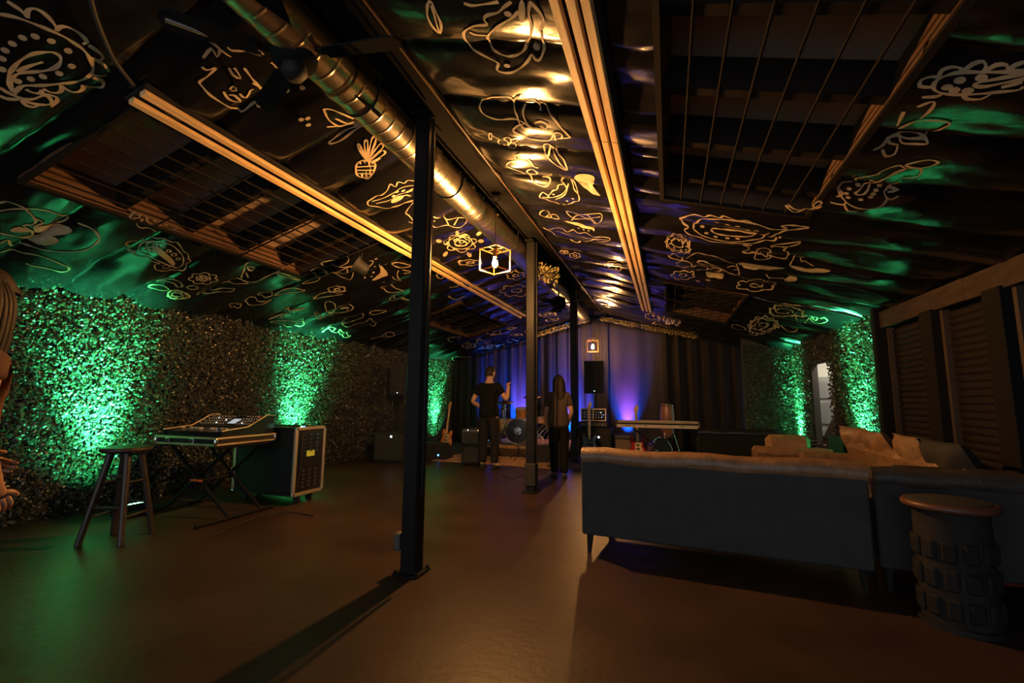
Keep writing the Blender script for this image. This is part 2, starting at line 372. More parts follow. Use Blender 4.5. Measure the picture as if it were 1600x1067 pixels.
# pine strips
def strips(side,offs,y0,y1,joints,label):
    s0=sum(offs)/len(offs); t=thing('ceiling_batten',label,'batten',(XRG+side*s0,(y0+y1)/2,ZR-SL*s0-.085)); M=roty(side*math.atan(SL))
    ys=[y0]+list(joints)+[y1]
    for s in offs:
        for a,b in zip(ys[:-1],ys[1:]):
            m=MB(); m.box((side*(s-s0)*1.04*side*side,(a+b)/2-(y0+y1)/2,random.uniform(-.004,.004)),(.05,b-a-.006,.035),.004,M); m.build('strip',m_wood,t)
    m=MB(); m.box((0,0,.035),(max(offs)-min(offs)+.1,y1-y0,.025),0,M); m.build('backing_board',m_joist,t)
strips(-1,(1.3,1.4),1.76,9.97,(4.9,7.9),'pair of pine strips running along the ceiling left of the duct')
strips(1,(1.35,1.43,1.5),-1.5,9.94,(3.15,5.0,7.4),'three pine strips running along the ceiling right of the ridge')

# ridge beam, posts
t=thing('ridge_beam','black beam running along the roof ridge','beam',(-1.74,5,3.56))
m=MB(); m.box((.02,0,.04),(.26,15,.09),.006); m.build('web',mat('flat_black',(.012,.012,.012),.95,spec=0),t)
m=MB(); m.box((.165,0,-.02),(.014,15,.07),.003); m.build('lower_edge',mat('highlight_edge',(.12,.07,.035),.3),t)  # lighter shiny brown paints in the bright highlight along the beam edge
m=MB(); m.box((-.11,0,-.02),(.014,15,.05),.003); m.build('left_edge',MATS['flat_black'],t)
def post(y,label,box):
    t=thing('support_post',label,'post',(-1.8,y,0),0,'posts under the roof ridge')
    m=MB(); m.box((0,0,1.75),(.125,.125,3.49),.012); m.build('shaft',m_steel,t)
    m=MB(); m.box((0,0,.008),(.2,.2,.016),.003); m.build('base_plate',m_steel,t)
    m=MB(); m.box((0,0,3.49),(.124,.3,.02),.003); m.build('cap_plate',MATS['flat_black'],t)
    for sx in (-1,1):
        for sy in (-1,1):
            m=MB(); m.cyl((sx*.083,sy*.083,.014),(sx*.083,sy*.083,.035),.011,n=6); m.build('bolt',m_steel,t)
    m=MB(); m.cyl((.085,-.03,.55),(.085,-.03,3.48),.011,n=8); m.build('conduit',m_steel,t)
    if box:
        m=MB(); m.box((-.09,-.03,.22),(.05,.08,.12),.008); o=m.build('outlet_box',m_greyd,t)
        m=MB(); m.box((-.116,-.03,.22),(.004,.05,.09)); m.build('cover',m_black,o)
    else:
        m=MB(); m.box((0,0,.24),(.15,.15,.3),.012); m.build('sleeve',m_rub,t)
post(3.05,'tall black steel post nearest the camera with an outlet box',1)
post(6.1,'black steel post between the two standing people',0)
post(9.15,'black steel post just left of the lantern above the stage',0)

# ------------------------------------------------------------------ spiral duct
t=thing('spiral_duct','round galvanised spiral duct hanging along the left of the ridge','duct',(-2.02,5.5,3.40))
prof=[]; y=-7.5; r0=.15
m=MB(); pts=[]; rs=[]
while y<5.9:
    pts+= [(0,y+.008,0),(0,y+.097,0),(0,y+.105,0),(0,y+.109,0),(0,y+.115,0),(0,y+.119,0)]; rs+=[r0,r0,r0,r0+.0025,r0+.0025,r0]; y+=.125
m.tube(pts,rs,32); m.build('duct_body',m_duct,t)
for yy in (-3.2,-2.1,-.9,.3,1.5,2.7,3.9,5.0):
    m=MB(); m.tube([(0,yy-.03,0),(0,yy+.03,0)],r0+.01,32,cap=False); m.build('joint_band',m_duct,t)
for yy in (-3.0,-1.6,.15,2.2,4.2):
    m=MB(); m.tube([(r0*1.03*math.cos(a),yy,r0*1.03*math.sin(a)) for a in np.linspace(-PI*.95,.0,14)]+[(r0+.02,yy,.14)],.007,6); m.build('hanger_strap',m_steel,t)
pv=ony(684,313,4.45)-Vector((-2.02,5.5,3.40)); o=MB(); M=tr(*pv)@rotx(R(-12))@roty(R(20))
o.lathe([(.075,.2),(.075,.05),(.12,.02),(.19,-.01),(.195,-.02)],28,M); vent=o.build('round_diffuser',m_duct,t)
for k,rr in enumerate((.165,.135,.105,.075,.045)):
    q=MB(); q.torus((0,0,-.02-.004*k),rr,.009,M,28,6); q.build('vent_ring',m_duct,vent)
# conduits
def conduit(pts,r,label,mm,name='conduit'):
    m=MB(); P=[Vector(p) for p in pts]; c=P[0]; m.tube([p-c for p in P],r,10); return tag(m.build(name,mm,None,c),label,'pipe')
m_pipe=mat('bright_pipe',(.6,.62,.58),.38,metal=1)
conduit([(-2.23,.2,3.42),(-2.23,6.2,3.42)],.016,'thin metal pipe running beside the duct catching green light',m_pipe)
conduit([Vector(cpt(-1,*onceil(*q,-1),.14)) for q in ((262,-6),(410,52))],.014,'short metal pipe across the upper left ceiling catching green light',m_pipe)
p=[Vector(cpt(-1,*onceil(*q,-1),.05)) for q in ((140,-30),(150,10),(165,50),(182,85),(212,125))]
conduit(smoothpts(p,6),.012,'ribbed black cable drooping to the end of the pine strips',m_rub,'flexible_cable')

# ------------------------------------------------------------------ pendants
def pendant(loc,label,power,rz,s=.24,ztop=3.5):
    t=thing('cage_pendant',label,'lamp',loc,rz,'lantern pendants')
    h=s/2; m=MB(); c=[(x*h,y*h,z*h) for x in (-1,1) for y in (-1,1) for z in (-1,1)]
    for i in range(8):
        for j in range(i+1,8):
            if sum(abs(c[i][k]-c[j][k])>1e-6 for k in range(3))==1:
                a,b=Vector(c[i]),Vector(c[j]); m.tube([a,b],.0075,4)
    for k in c: m.box(k,(.016,.016,.016))
    m.build('cage',m_brass,t)
    m=MB(); m.box((0,0,h),(s,.014,.008)); m.box((0,0,h),(.014,s,.008)); m.build('top_cross',m_brass,t)
    m=MB(); m.lathe([(.024,h-.09),(.024,h-.02),(.012,h),(.006,h+.04)],14); m.build('socket',m_black,t)
    m=MB(); z0=h-.09; m.lathe([(.012,z0),(.016,z0-.02),(.026,z0-.05),(.031,z0-.075),(.026,z0-.1),(.012,z0-.115),(0,z0-.118)],16)
    A=4*PI*.027**2*1.1; m.build('bulb',glow('bulb_%d'%power,(1,.45,.12),power/(A*PI*PI*4)*1.0),t)
    m=MB(); m.cyl((0,0,h+.03),(0,0,ztop-loc[2]),.004,n=6); m.build('cord',m_black,t)
    m=MB()
    for sx in (-1,1): m.tube([(sx*h*.9,0,h),(sx*h*.35,0,h+.06),(0,0,h+.075)],.005,5)
    m.build('hanger',m_brass,t)
    m=MB(); m.lathe([(.05,ztop-loc[2]-.0),(.05,ztop-loc[2]-.02),(.01,ztop-loc[2]-.035)],16); m.build('canopy',m_black,t)
pendant((-1.77,4.57,2.78),'larger glowing cube-cage lantern hanging beside the round duct',P_BULB,R(70))
pendant((-1.78,11.55,2.6),'smaller glowing cage lantern hanging above the stage',P_BULB2,R(9),.27)

# ------------------------------------------------------------------ ceiling fans
m_fan=mat('matte_fan',(.012,.013,.013),.8,spec=0)
def fan(loc,label,a0,zr,sc=1):
    t=thing('ceiling_fan',label,'fan',loc,a0,'ceiling fans')
    m=MB(); m.cyl((0,0,.1),(0,0,zr-loc[2]),.016,n=10); m.build('downrod',m_black,t)
    m=MB(); m.lathe([(.02,.15),(.06,.13),(.12,.1),(.135,.03),(.135,-.05),(.1,-.09),(.05,-.1),(0,-.1)],24); m.build('motor_housing',m_fan,t)
    m=MB(); m.lathe([(.07,-.1),(.075,-.13),(.05,-.17),(0,-.18)],20); m.build('switch_cup',m_black,t)
    for k in range(5):
        M=rotz(2*PI*k/5)@tr(0,0,-.03)@rotx(R(12)); b=MB(); b.prism([(.2,-.055),(.62,-.07),(.66,-.05),(.68,0),(.66,.05),(.62,.07),(.2,.055)],-.005,.005,M); o=b.build('blade',m_fan,t)
        b=MB(); b.prism([(.1,-.02),(.26,-.035),(.3,0),(.26,.035),(.1,.02)],.005,.011,M); b.build('blade_arm',m_steel,o)
    m=MB(); m.lathe([(.02,zr-loc[2]-.06),(.06,zr-loc[2]-.03),(.065,zr-loc[2])],16); m.build('ceiling_cup',m_black,t)
pf=ony(462,82,1.95); fan((pf.x,1.95,pf.z),'large dark ceiling fan at the top left beside the duct',R(8),3.5)
pf=ony(873,474,8.3); fan((pf.x,pf.y,pf.z),'far dark ceiling fan below the duct near the stage',R(40),3.5)

# ceiling flood lamp on the left slope
p=cpt(-1,*onceil(562,392,-1),.2); t=thing('flood_lamp','dull round metal flood lamp mounted on the left ceiling','lamp',p)
M=rotz(R(-50))@rotx(R(62)); m=MB(); m.lathe([(.05,-.12),(.075,-.1),(.09,0),(.125,.05)],20,M); m.build('housing',m_black,t)
m=MB(); m.lathe([(0,.015),(.06,.02),(.11,.045),(.122,.052)],20,M); m.build('lens',mat('tan_lens',(.16,.09,.045),.45),t)
m=MB(); m.tube([(0,.02,-.02),(0,.05,.08),(0,.05,.19)],.01,6); m.build('bracket',m_steel,t)

# ------------------------------------------------------------------ leaf garlands
def garland(name,path,rad,n,label,size=.04,core=True):
    P=[Vector(p) for p in path]; c0=P[0]; t=tag(bpy.data.objects.new(name,None),label,'garland'); COL.objects.link(t); t.location=c0
    m=MB(); m.tube([p-c0 for p in P],rad*.4,6); m.build('stem',m_joist,t)
    L=[(P[i+1]-P[i]).length for i in range(len(P)-1)]; T=sum(L); v=[]; f=[]
    for _ in range(n):
        q=random.random()*T; i=0
        while q>L[i] and i<len(L)-1: q-=L[i]; i+=1
        c=P[i].lerp(P[i+1],q/L[i])-c0; d=Vector((random.gauss(0,1),random.gauss(0,1),random.gauss(0,1))).normalized()
        c=c+d*rad*random.uniform(.4,1); ax=(d+Vector((random.uniform(-1,1),random.uniform(-1,1),random.uniform(-1,1)))*.8).normalized(); sd=ax.orthogonal().normalized(); s=size*random.uniform(.6,1.2); k=len(v)
        nn=ax.cross(sd)*s*.15; v+=[c-ax*s*.5,c+sd*s*.32+nn,c+ax*s*.5,c-sd*s*.32+nn]; f+=[(k,k+1,k+2,k+3)]
    o=npmesh('leaves',[tuple(x) for x in v],f,mat('ivy_leaf',(.2,.17,.06),.45,var=.4,vscale=25) if size!=.041 else mat('lit_leaf',(.5,.38,.09),.45,var=.4,vscale=25),t,False); o['kind']='stuff'; return t  # curtain garlands use a brighter, yellower leaf, lantern light put into the colour
gz=lambda x: 3.44-.25*abs(x+1.8)
garland('leaf_garland',[(x,12.16,gz(x)+.01) for x in (-3.6,-2.8,-1.95)],.075,1300,'yellow-green leaf garland, lantern light in its colour, along the left top of the stage curtain',.041)
garland('leaf_garland',[(x,12.16,gz(x)+.01) for x in (-1.65,-1.0,-.2,.7)],.07,1400,'yellow-green leaf garland, lantern light in its colour, along the right top of the stage curtain',.041)
garland('leaf_garland',[(-1.93,3.45,3.47),(-1.93,5.1,3.47)],.055,700,'leaf garland on the ridge beam above the near post',.035)
p=ony(852,427,6.25); garland('leaf_clump',[p+Vector((-.1,0,.05)),p+Vector((.12,.1,-.03))],.13,260,'yellowish clump of leaves at the top of the middle post',.06)

# ------------------------------------------------------------------ stage curtains
def curtain(x0,x1,y,amp,per,label,dark=False,zoff=0):
    n=int((x1-x0)/.022); xs=np.linspace(x0,x1,n); zs=np.linspace(0,1,24)
    X,T=np.meshgrid(xs,zs,indexing='ij'); ph=X/per*2*PI+2.2*vn(X*1.1,X*0+3,5)*2; env=.45+.55*(vn(X*.9,X*0,8)+.5)*1.4
    Y=y+amp*env*(np.sin(ph)+.35*np.sin(2.3*ph+1))*(1.1-.35*T)+.03*vn(X*2,T*3,4); top=gz(X)+zoff; Z=.02+T*(top-.02)
    Xs=X+.02*vn(X*3,T*2.5,6)
    i,j=np.meshgrid(np.arange(n-1),np.arange(23),indexing='ij'); i=i.ravel(); j=j.ravel(); cx=(x0+x1)/2
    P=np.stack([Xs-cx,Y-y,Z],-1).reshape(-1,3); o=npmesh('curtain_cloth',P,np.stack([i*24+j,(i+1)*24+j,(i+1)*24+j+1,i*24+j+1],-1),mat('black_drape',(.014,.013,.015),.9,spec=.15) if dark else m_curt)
    t=thing('stage_curtain',label,'curtain',(cx,y,0),0,'black curtains behind the stage'); o.parent=t
    md=o.modifiers.new('thick','SOLIDIFY'); md.thickness=.006
    pts=[(x-cx,.0,gz(x)+.0+zoff) for x in ((x0,-1.8,x1) if x0<-1.8<x1 else (x0,x1))]; m=MB(); m.tube(pts,.016,8); m.build('curtain_rod',m_steel,t)
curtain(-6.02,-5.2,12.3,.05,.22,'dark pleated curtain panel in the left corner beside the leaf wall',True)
curtain(-5.22,-3.1,12.42,.075,.25,'pleated stage curtain lit blue behind the drum kit')
curtain(-3.12,-1.5,12.38,.06,.3,'pleated stage curtain under the small lantern')
curtain(-1.52,-.1,12.44,.025,.8,'smooth stage curtain glowing purple behind the keyboard')
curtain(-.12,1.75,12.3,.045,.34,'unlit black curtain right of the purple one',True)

# ------------------------------------------------------------------ uplights
def uplight(loc,rz,label,group,lights,nled=7,ledm=None):
    t=thing('uplight',label,'lamp',loc,rz,group); 
    m=MB(); m.box((0,0,.06),(.3,.08,.07),.012,rotx(0)); m.build('housing',m_black,t)
    m=MB()
    for sx in (-1,1): m.box((sx*.16,0,.04),(.012,.05,.08),.003)
    m.build('yoke',m_steel,t)
    for k in range(nled):
        m=MB(); m.lathe([(.016,.094),(.014,.1),(0,.104)],10,tr(-.12+.24*k/max(1,nled-1),0,0)); m.build('led',ledm or m_led_g,t)
    for nm,tg,pw,cl,an,bl in lights: spot(nm,(0,0,.13),tg,pw,cl,an,bl,.04,t)
G=(.06,1,.33)
GG='green uplights along the leaf walls'
for loc,rz,lab,k,d in [((-5.52,3.48,0),R(90),'green uplight behind the bar stool',1.0,(-.14,-.1)),((-5.52,6.1,0),R(90),'green uplight behind the flight case',.9,(-.14,.16)),((-5.6,11.2,0),R(90),'green uplight behind the orange guitar',.8,(-.14,.05)),
                   ((2.02,7.42,0),R(90),'green uplight right of the lit doorway',.9,(.14,.03)),((2.1,10.7,0),R(90),'green uplight left of the lit doorway',.7,(.14,.02))]:
    sx=d[0]; M=rotz(-rz); a=M@Vector((sx*2.6,d[1],1)); b=M@Vector((sx*4.2,d[1],1.0))
    uplight(loc,rz,lab,GG,[('green_beam',a*2+Vector((0,0,.1)),P_GREEN*k*.7,G,46,1),('green_core',b*2,P_GREEN*k*1.0,G,36,1),('green_spill',b*2+Vector((0,0,-.3)),P_GREEN*k*.045,G,84,1)])
SB=(.0,.13,1); SM=(1,.13,.8)
for i,(px,lab,kb,km) in enumerate([(757,'blue stage uplight left of the standing man',1.2,.2),(808,'blue and purple uplight behind the drum kit',2.2,1.1),(882,'purple uplight between the woman and the rear post',2.0,1.3),(907,'blue uplight behind the rack of amplifiers',1.2,.4),(980,'purple uplight behind the keyboard',1.3,1.6)]):
    p=ony(px,690,12.1); uplight((p.x,12.1,0),0,lab,'stage uplights',[('blue_beam',(0,.36,1.0),P_STAGE*kb*1.5,SB,52,1),('purple_core',(0,.31,1.0),P_STAGE*km*.9,SM,32,1)],5,m_led_b)

# ------------------------------------------------------------------ stage riser, rug
t=thing('stage_riser','low brown carpeted drum riser','riser',(-3.1,10.75,0))
m=MB(); m.box((0,0,.19),(2.2,2.3,.03),.006); m.build('deck',m_rug,t)
m=MB(); m.box((0,-1.12,.09),(2.16,.03,.17)); m.build('front_skirt',mat('brown_skirt',(.06,.035,.025),.8),t)
m=MB(); m.box((1.06,0,.09),(.03,2.2,.17)); sk=m.build('side_skirt',mat('brown_skirt',(0,0,0)),t)
for k in range(6):
    m=MB(); m.tube([(1.085,-1.0+k*.13,.03),(1.085,-.94+k*.13,.15)],.01,6); m.build('truss_bar',m_chrome,sk)
for sx in (-1,1):
    for sy in (-1,1): m=MB(); m.cyl((sx*1,sy*1.02,0),(sx*1,sy*1.02,.18),.025); m.build('leg',m_steel,t)
m=MB(); n=24; m.box((0,0,.006),(2.5,1.25,.012),.003); tag(m.build('floor_rug',m_rug,None,(-3.3,8.95,0),R(-3)),'tan rug on the floor in front of the drum riser','rug')
m=MB(); m.box((0,0,.006),(.9,.8,.012),.003); tag(m.build('floor_rug',mat('purple_rug',(.16,.11,.16),.95,var=.5,vscale=12),None,(-1.75,8.75,0),R(4)),'small dark patterned rug right of the drum riser','rug')

# ------------------------------------------------------------------ drum kit
t=thing('drum_kit','drum kit with natural wood shells on the low riser','drums',(-3.35,10.55,.2))
m_shell=mat('amber_shell',(.42,.2,.07),.25,coat=.5,var=.2,vscale=4,stretch=(1,1,6))
def drum(nm,c,r,h,M0=None,head=None,par=t,nl=8):
    M=tr(*c)@(M0 or Matrix.Identity(4)); m=MB(); m.lathe([(r,-h/2),(r,h/2)],28,M); o=m.build(nm,m_shell,par)
    for z in (-h/2,h/2):
        q=MB(); q.torus((0,0,z),r+.006,.009,M,28,6); q.build('hoop',m_chrome,o)
    q=MB(); q.lathe([(0,h/2+.006),(r*.98,h/2+.004)],28,M); q.build('drumhead',head or m_grey,o)
    for k in range(nl):
        a=2*PI*k/nl; q=MB(); q.cyl((r*1.03*math.cos(a),r*1.03*math.sin(a),-h*.4),(r*1.03*math.cos(a),r*1.03*math.sin(a),h*.4),.007,n=6,M=M); q.build('tension_rod',m_chrome,o)
    return o
kd=rotz(R(14))@rotx(R(90)); drum('bass_drum',(-.05,-.1,.31),.29,.4,kd,m_gloss)
M=tr(-.05,-.1,.31)@kd
q=MB(); q.lathe([(.06,.208),(.085,.209)],24,M); q.build('port_ring',m_chrome,t)
q=MB(); q.tube([M@Vector((-.2,.1,.212)),M@Vector((.02,-.02,.212))],.004,5); q.build('head_stripe',mat('white_print',(.7,.7,.68),.5),t)
drum('rack_tom',(.02,-.05,.72),.15,.2,rotx(R(14)),m_grey); drum('floor_tom',(-.52,.25,.38),.2,.36,None,m_grey); drum('snare_drum',(.42,.25,.55),.17,.14,None,m_grey)
def cym(c,r,tilt,base):
    m=MB(); m.cyl((c[0],c[1],.45),(c[0],c[1],c[2]+.05),.009,n=8)
    for k in range(3):
        a=2*PI*k/3+.4; m.tube([(c[0],c[1],.45),(c[0]+.24*math.cos(a),c[1]+.24*math.sin(a),.01)],.009,6)
    o=m.build('cymbal_stand',m_chrome,t); q=MB(); q.lathe([(.01,.03),(.05,.025),(.06,.01),(r,-.015),(r,-.018)],28,tr(*c)@rotx(tilt)); q.build('cymbal',mat('bronze',(.7,.45,.15),.25,metal=1),o)
cym((-.38,-.12,.98),.2,R(12),0); cym((.72,.1,.86),.19,R(-8),0); cym((.1,.55,1.12),.24,R(10),0); cym((-.62,.4,.8),.17,0,0)
for k,(a,b) in enumerate([((.35,-.3),(.75,-.15)),((.45,-.1),(.8,.2)),((.3,-.2),(.6,.25))]):
    m=MB(); m.tube([(a[0],a[1],.01),((a[0]+b[0])/2,(a[1]+b[1])/2,.3+.05*k),(b[0],b[1],.5)],.011,6); m.build('hardware_leg',m_chrome,t)
t=thing('drum_throne','round black drum stool behind the kit','stool',(-3.2,11.35,.205)); m=MB(); m.lathe([(.17,.45),(.18,.48),(.17,.53),(0,.54)],20); m.build('seat',m_black,t)
m=MB(); m.cyl((0,0,.15),(0,0,.46),.018); m.build('column',m_chrome,t)
for k in range(3): m=MB(); a=2*PI*k/3; m.tube([(0,0,.2),(.22*math.cos(a),.22*math.sin(a),.008)],.011,6); m.build('leg',m_chrome,t)

# ------------------------------------------------------------------ speakers and amps
def pa(loc,rz,label,s=(.38,.36,.68),stand=True,pole_z=None,led=m_led_w,grp='speakers on stands'):
    t=thing('loudspeaker',label,'speaker',loc,rz,grp); w,d,h=s
    m=MB(); m.prism([(-w/2,-d/2),(w/2,-d/2),(w*.36,d/2),(-w*.36,d/2)],0,h); m.build('cabinet',m_black,t)
    m=MB(); m.box((0,-d/2-.006,h/2),(w*.92,.012,h*.94),.004); m.build('grille',m_rub,t)
    m=MB(); m.sph((.02,-d/2-.014,.06),.008,8); m.build('indicator',led,t)
    m=MB(); m.tube([(w*.44,-.06,h*.72),(w*.5,-.06,h*.75),(w*.5,.06,h*.75),(w*.44,.06,h*.72)],.012,6); m.build('handle',m_rub,t)
def stand(loc,h,label):
    t=thing('speaker_stand',label,'stand',loc,0,'tripod speaker stands')
    m=MB(); m.cyl((0,0,.12),(0,0,h),.0175); m.build('pole',m_black,t); m=MB(); m.cyl((0,0,.75),(0,0,.85),.028); m.build('collar',m_black,t)
    for k in range(3):
        a=2*PI*k/3+.5; m=MB(); m.tube([(0,0,.8),(.28*math.cos(a),.28*math.sin(a),.012)],.012,6); o=m.build('leg',m_black,t)
        q=MB(); q.tube([(0,0,.25),(.165*math.cos(a),.165*math.sin(a),.34)],.008,5); q.build('brace',m_black,o)
pL=ony(624,618,8.85); stand((pL.x,8.87,0),pL.z+.02,'tripod stand under the loudspeaker by the left leaf wall'); pa((pL.x,8.85,pL.z),R(10),'black loudspeaker on a stand beside the near post',(.34,.32,.6))
pR=ony(931,615,11.15); stand((pR.x,11.2,0),pR.z+.02,'tripod stand under the loudspeaker right of the rear post'); pa((pR.x,11.15,pR.z),R(-6),'black loudspeaker hanging in the dark below the small lantern',(.46,.4,.78))
def sub(loc,rz,label,s,led=m_led_w,lp=None,name='subwoofer'):
    t=thing(name,label,'speaker',loc,rz); w,d,h=s
    m=MB(); m.box((0,0,h/2+.01),s,.012); m.build('cabinet',m_black,t); m=MB(); m.box((0,-d/2-.008,h/2+.01),(w*.9,.015,h*.86),.004); m.build('grille',m_rub,t)
    lp=lp or (0,h*.86); m=MB(); m.lathe([(.02,0),(.018,.006),(0,.008)],12,tr(lp[0],-d/2-.016,lp[1])@rotx(R(90))); m.build('indicator',led,t)
    for sx in (-1,1):
        for sy in (-1,1): m=MB(); m.cyl((sx*w*.4,sy*d*.4,0),(sx*w*.4,sy*d*.4,.015),.02,n=10); m.build('foot',m_rub,t)
    for sx in (-1,1): m=MB(); m.box((sx*(w/2+.003),0,h*.7),(.01,.16,.06),.004); m.build('side_handle',m_rub,t)
sub((-5.3,8.15,0),R(12),'black subwoofer with a white light on the floor beside the near post',(.62,.6,.58),m_led_w,(.05,.5))
p=ony(932,692,10.6); sub((p.x,10.6,0),R(-4),'black bass cabinet with a square white light under the amplifier rack',(.74,.4,.62),m_led_w,(.1,.42),'bass_cabinet')
t=thing('amplifier','flat black amplifier head on the bass cabinet','amplifier',(p.x-.03,10.6,.635),R(-4)); m=MB(); m.box((0,0,.06),(.66,.34,.12),.01); m.build('case',m_black,t); m=MB(); m.box((0,-.175,.06),(.6,.008,.08),.002); m.build('front_panel',m_greyd,t)
for k in range(6): m=MB(); m.cyl((-.24+.09*k,-.178,.06),(-.24+.09*k,-.195,.06),.012,n=10); m.build('knob',m_grey,t)
t=thing('rack_case','aluminium edged rack case of effects standing on the amplifier','rack case',(p.x-.03,10.63,.76),R(-4))
m=MB(); m.box((0,.02,.15),(.56,.36,.28),.01); m.build('body',m_black,t)
for z in (.02,.275): m=MB(); m.box((0,-.165,z),(.58,.02,.022),.003); m.build('edge_trim',m_alu,t)
for x in (-.28,.28,0): m=MB(); m.box((x,-.168,.15),(.022,.02,.27),.003); m.build('edge_trim',m_alu,t)
for z in (.09,.15,.21): 
    m=MB(); m.box((0,-.163,z),(.5,.01,.045),.002); o=m.build('rack_unit',m_gloss,t)
    for k in range(7): q=MB(); q.cyl((-.2+.065*k,-.168,z),(-.2+.065*k,-.182,z),.009,n=8); q.build('knob',m_alu,o)
for k,(x,c) in enumerate([(.2,m_led_b),(.23,m_led_b),(.17,m_led_w)]): m=MB(); m.box((x,-.172,.1+.05*k),(.012,.004,.012)); m.build('display_light',c,t)
t=thing('guitar_amp','small brown guitar amplifier between the bass cabinet and the red guitar','amplifier',ony(978,690,10.6)-Vector((0,0,ony(978,690,10.6).z)),R(-8))
m=MB(); m.box((0,0,.25),(.46,.26,.48),.012); m.build('cabinet',m_black,t); m=MB(); m.box((0,-.132,.21),(.4,.01,.34),.003); m.build('grille_cloth',mat('tweed',(.2,.13,.09),.9,var=.3,vscale=60),t); m=MB(); m.box((0,-.13,.44),(.42,.012,.06),.002); m.build('control_panel',m_greyd,t)
m=MB(); m.tube([(-.1,0,.49),(-.08,0,.53),(.08,0,.53),(.1,0,.49)],.01,6); m.build('handle',m_rub,t)
# floor wedge monitors
def wedge(loc,rz,label,led):
    t=thing('stage_monitor',label,'speaker',loc,rz,'floor wedge monitors'); m=MB(); M=rotz(R(90))@rotx(R(90)); m.prism([(-.2,0),(.2,0),(.2,.12),(-.02,.34),(-.2,.34)],-.26,.26,M); m.build('cabinet',m_black,t)
    m=MB(); q=roty(0); m.add([(-.22,.205,.13),(.22,.205,.13),(.22,-.01,.345),(-.22,-.01,.345)],[(0,1,2,3)]); m.build('grille',m_rub,t)
    m=MB(); m.lathe([(.02,0),(.015,.006),(0,.008)],10,tr(.1,-.203,.1)@rotx(R(90))); m.build('indicator',led,t)
wedge((-4.62,8.72,0),R(6),'black wedge monitor with a teal light right of the near post',m_led_b)
wedge((-2.35,9.15,0),R(20),'black wedge monitor at the right end of the riser',m_led_b)
# stacked amp on case by the man
t=thing('equipment_trunk','rounded black trunk on the floor left of the standing man','trunk',(-3.55,8.2,0),R(6)); m=MB(); m.box((0,0,.2),(.42,.36,.37),.05); m.build('body',m_rub,t); m=MB(); m.box((0,0,.385),(.43,.37,.025),.01); m.build('lid',m_black,t)
for sx in (-1,1): m=MB(); m.box((sx*.12,-.187,.36),(.04,.015,.06),.004); m.build('latch',m_steel,t)
t=thing('combo_amp','black combo amplifier with amber lights on the trunk','amplifier',(-3.57,8.2,.4),R(6)); m=MB(); m.box((0,0,.14),(.4,.24,.27),.01); m.build('cabinet',m_greyd,t); m=MB(); m.box((0,-.122,.12),(.36,.01,.2),.003); m.build('grille_cloth',m_rub,t)
for x,c in ((-.08,m_led_w),(.12,m_led_a),(.15,m_led_a)): m=MB(); m.sph((x,-.125,.255),.008,8); m.build('indicator',c,t)
m=MB(); m.tube([(-.08,0,.275),(-.06,0,.3),(.06,0,.3),(.08,0,.275)],.01,6); m.build('handle',m_rub,t)

# ------------------------------------------------------------------ guitars
BODY=[(0,-.2),(.12,-.195),(.165,-.13),(.15,-.05),(.115,.0),(.13,.07),(.15,.13),(.12,.18),(.085,.15),(.06,.1),(.03,.09),(-.03,.09),(-.06,.12),(-.1,.2),(-.135,.19),(-.14,.1),(-.12,.02),(-.15,-.06),(-.16,-.13),(-.12,-.195)]
def guitar(loc,rz,label,bm,pgm,name='electric_guitar',scale=1,neck=.62,headm=None):
    t=thing(name,label,'guitar',loc,rz); M=tr(0,0,.3)@rotx(R(82))@Matrix.Scale(scale,4)
    B=[(p.x,p.y) for p in smoothpts([(x,y,0) for x,y in BODY],3,True)]
    m=MB(); m.prism(B,-.022,.022,M); m.build('body',bm,t)
    m=MB(); m.prism([(-.05,-.15),(.03,-.16),(.11,-.1),(.07,0),(.1,.08),(.04,.08),(-.05,.07),(-.06,.0)],.022,.026,M); pg=m.build('pickguard',pgm,t)
    for y in (-.06,.02): m=MB(); m.box((0,y,.03),(.08,.025,.012),.003,M); m.build('pickup',m_gloss,pg)
    m=MB(); m.box((0,-.13,.03),(.08,.03,.014),.003,M); m.build('bridge',m_chrome,t)
    m=MB(); m.box((0,.08+neck/2,.03),(.052,neck,.022),.006,M); o=m.build('neck',mat('maple',(.62,.38,.14),.3),t)
    for k in range(10): q=MB(); q.box((0,.12+neck*(1-.94**(k*1.8)),.0425),(.05,.003,.003),0,M); q.build('fret',m_chrome,o)
    m=MB(); y=.08+neck; m.prism([(-.026,y),(.026,y),(.03,y+.05),(.06,y+.13),(.045,y+.18),(.0,y+.17),(-.04,y+.07)],.02,.036,M); h=m.build('headstock',mat('maple',(0,0,0)),t)
    for k in range(6 if neck<.7 else 4): q=MB(); q.cyl((-.03+.012*k,y+.05+.022*k,.028),(-.055+.012*k,y+.06+.022*k,.028),.006,n=6,M=M); q.build('tuner',m_chrome,h)
    for k in range(4): q=MB(); q.cyl(M@Vector((-.015+.01*k,-.13,.04)),M@Vector((-.015+.01*k,y+.02,.042)),.0012,n=3); q.build('string',m_chrome,t)
    return t
def gstand(loc,rz,label):
    t=thing('guitar_stand',label,'stand',loc,rz,'guitar stands'); m=MB(); m.tube([(0,.08,.0),(0,.06,.28),(0,.09,.6)],.012,6); m.build('upright',m_black,t)
    for sx in (-1,1): m=MB(); m.tube([(0,.07,.22),(sx*.17,-.1,.01)],.01,6); m.build('leg',m_black,t); m=MB(); m.tube([(sx*.02,.06,.14),(sx*.08,.0,.1),(sx*.08,-.07,.1),(sx*.08,-.08,.13)],.009,6); m.build('cradle',m_rub,t)
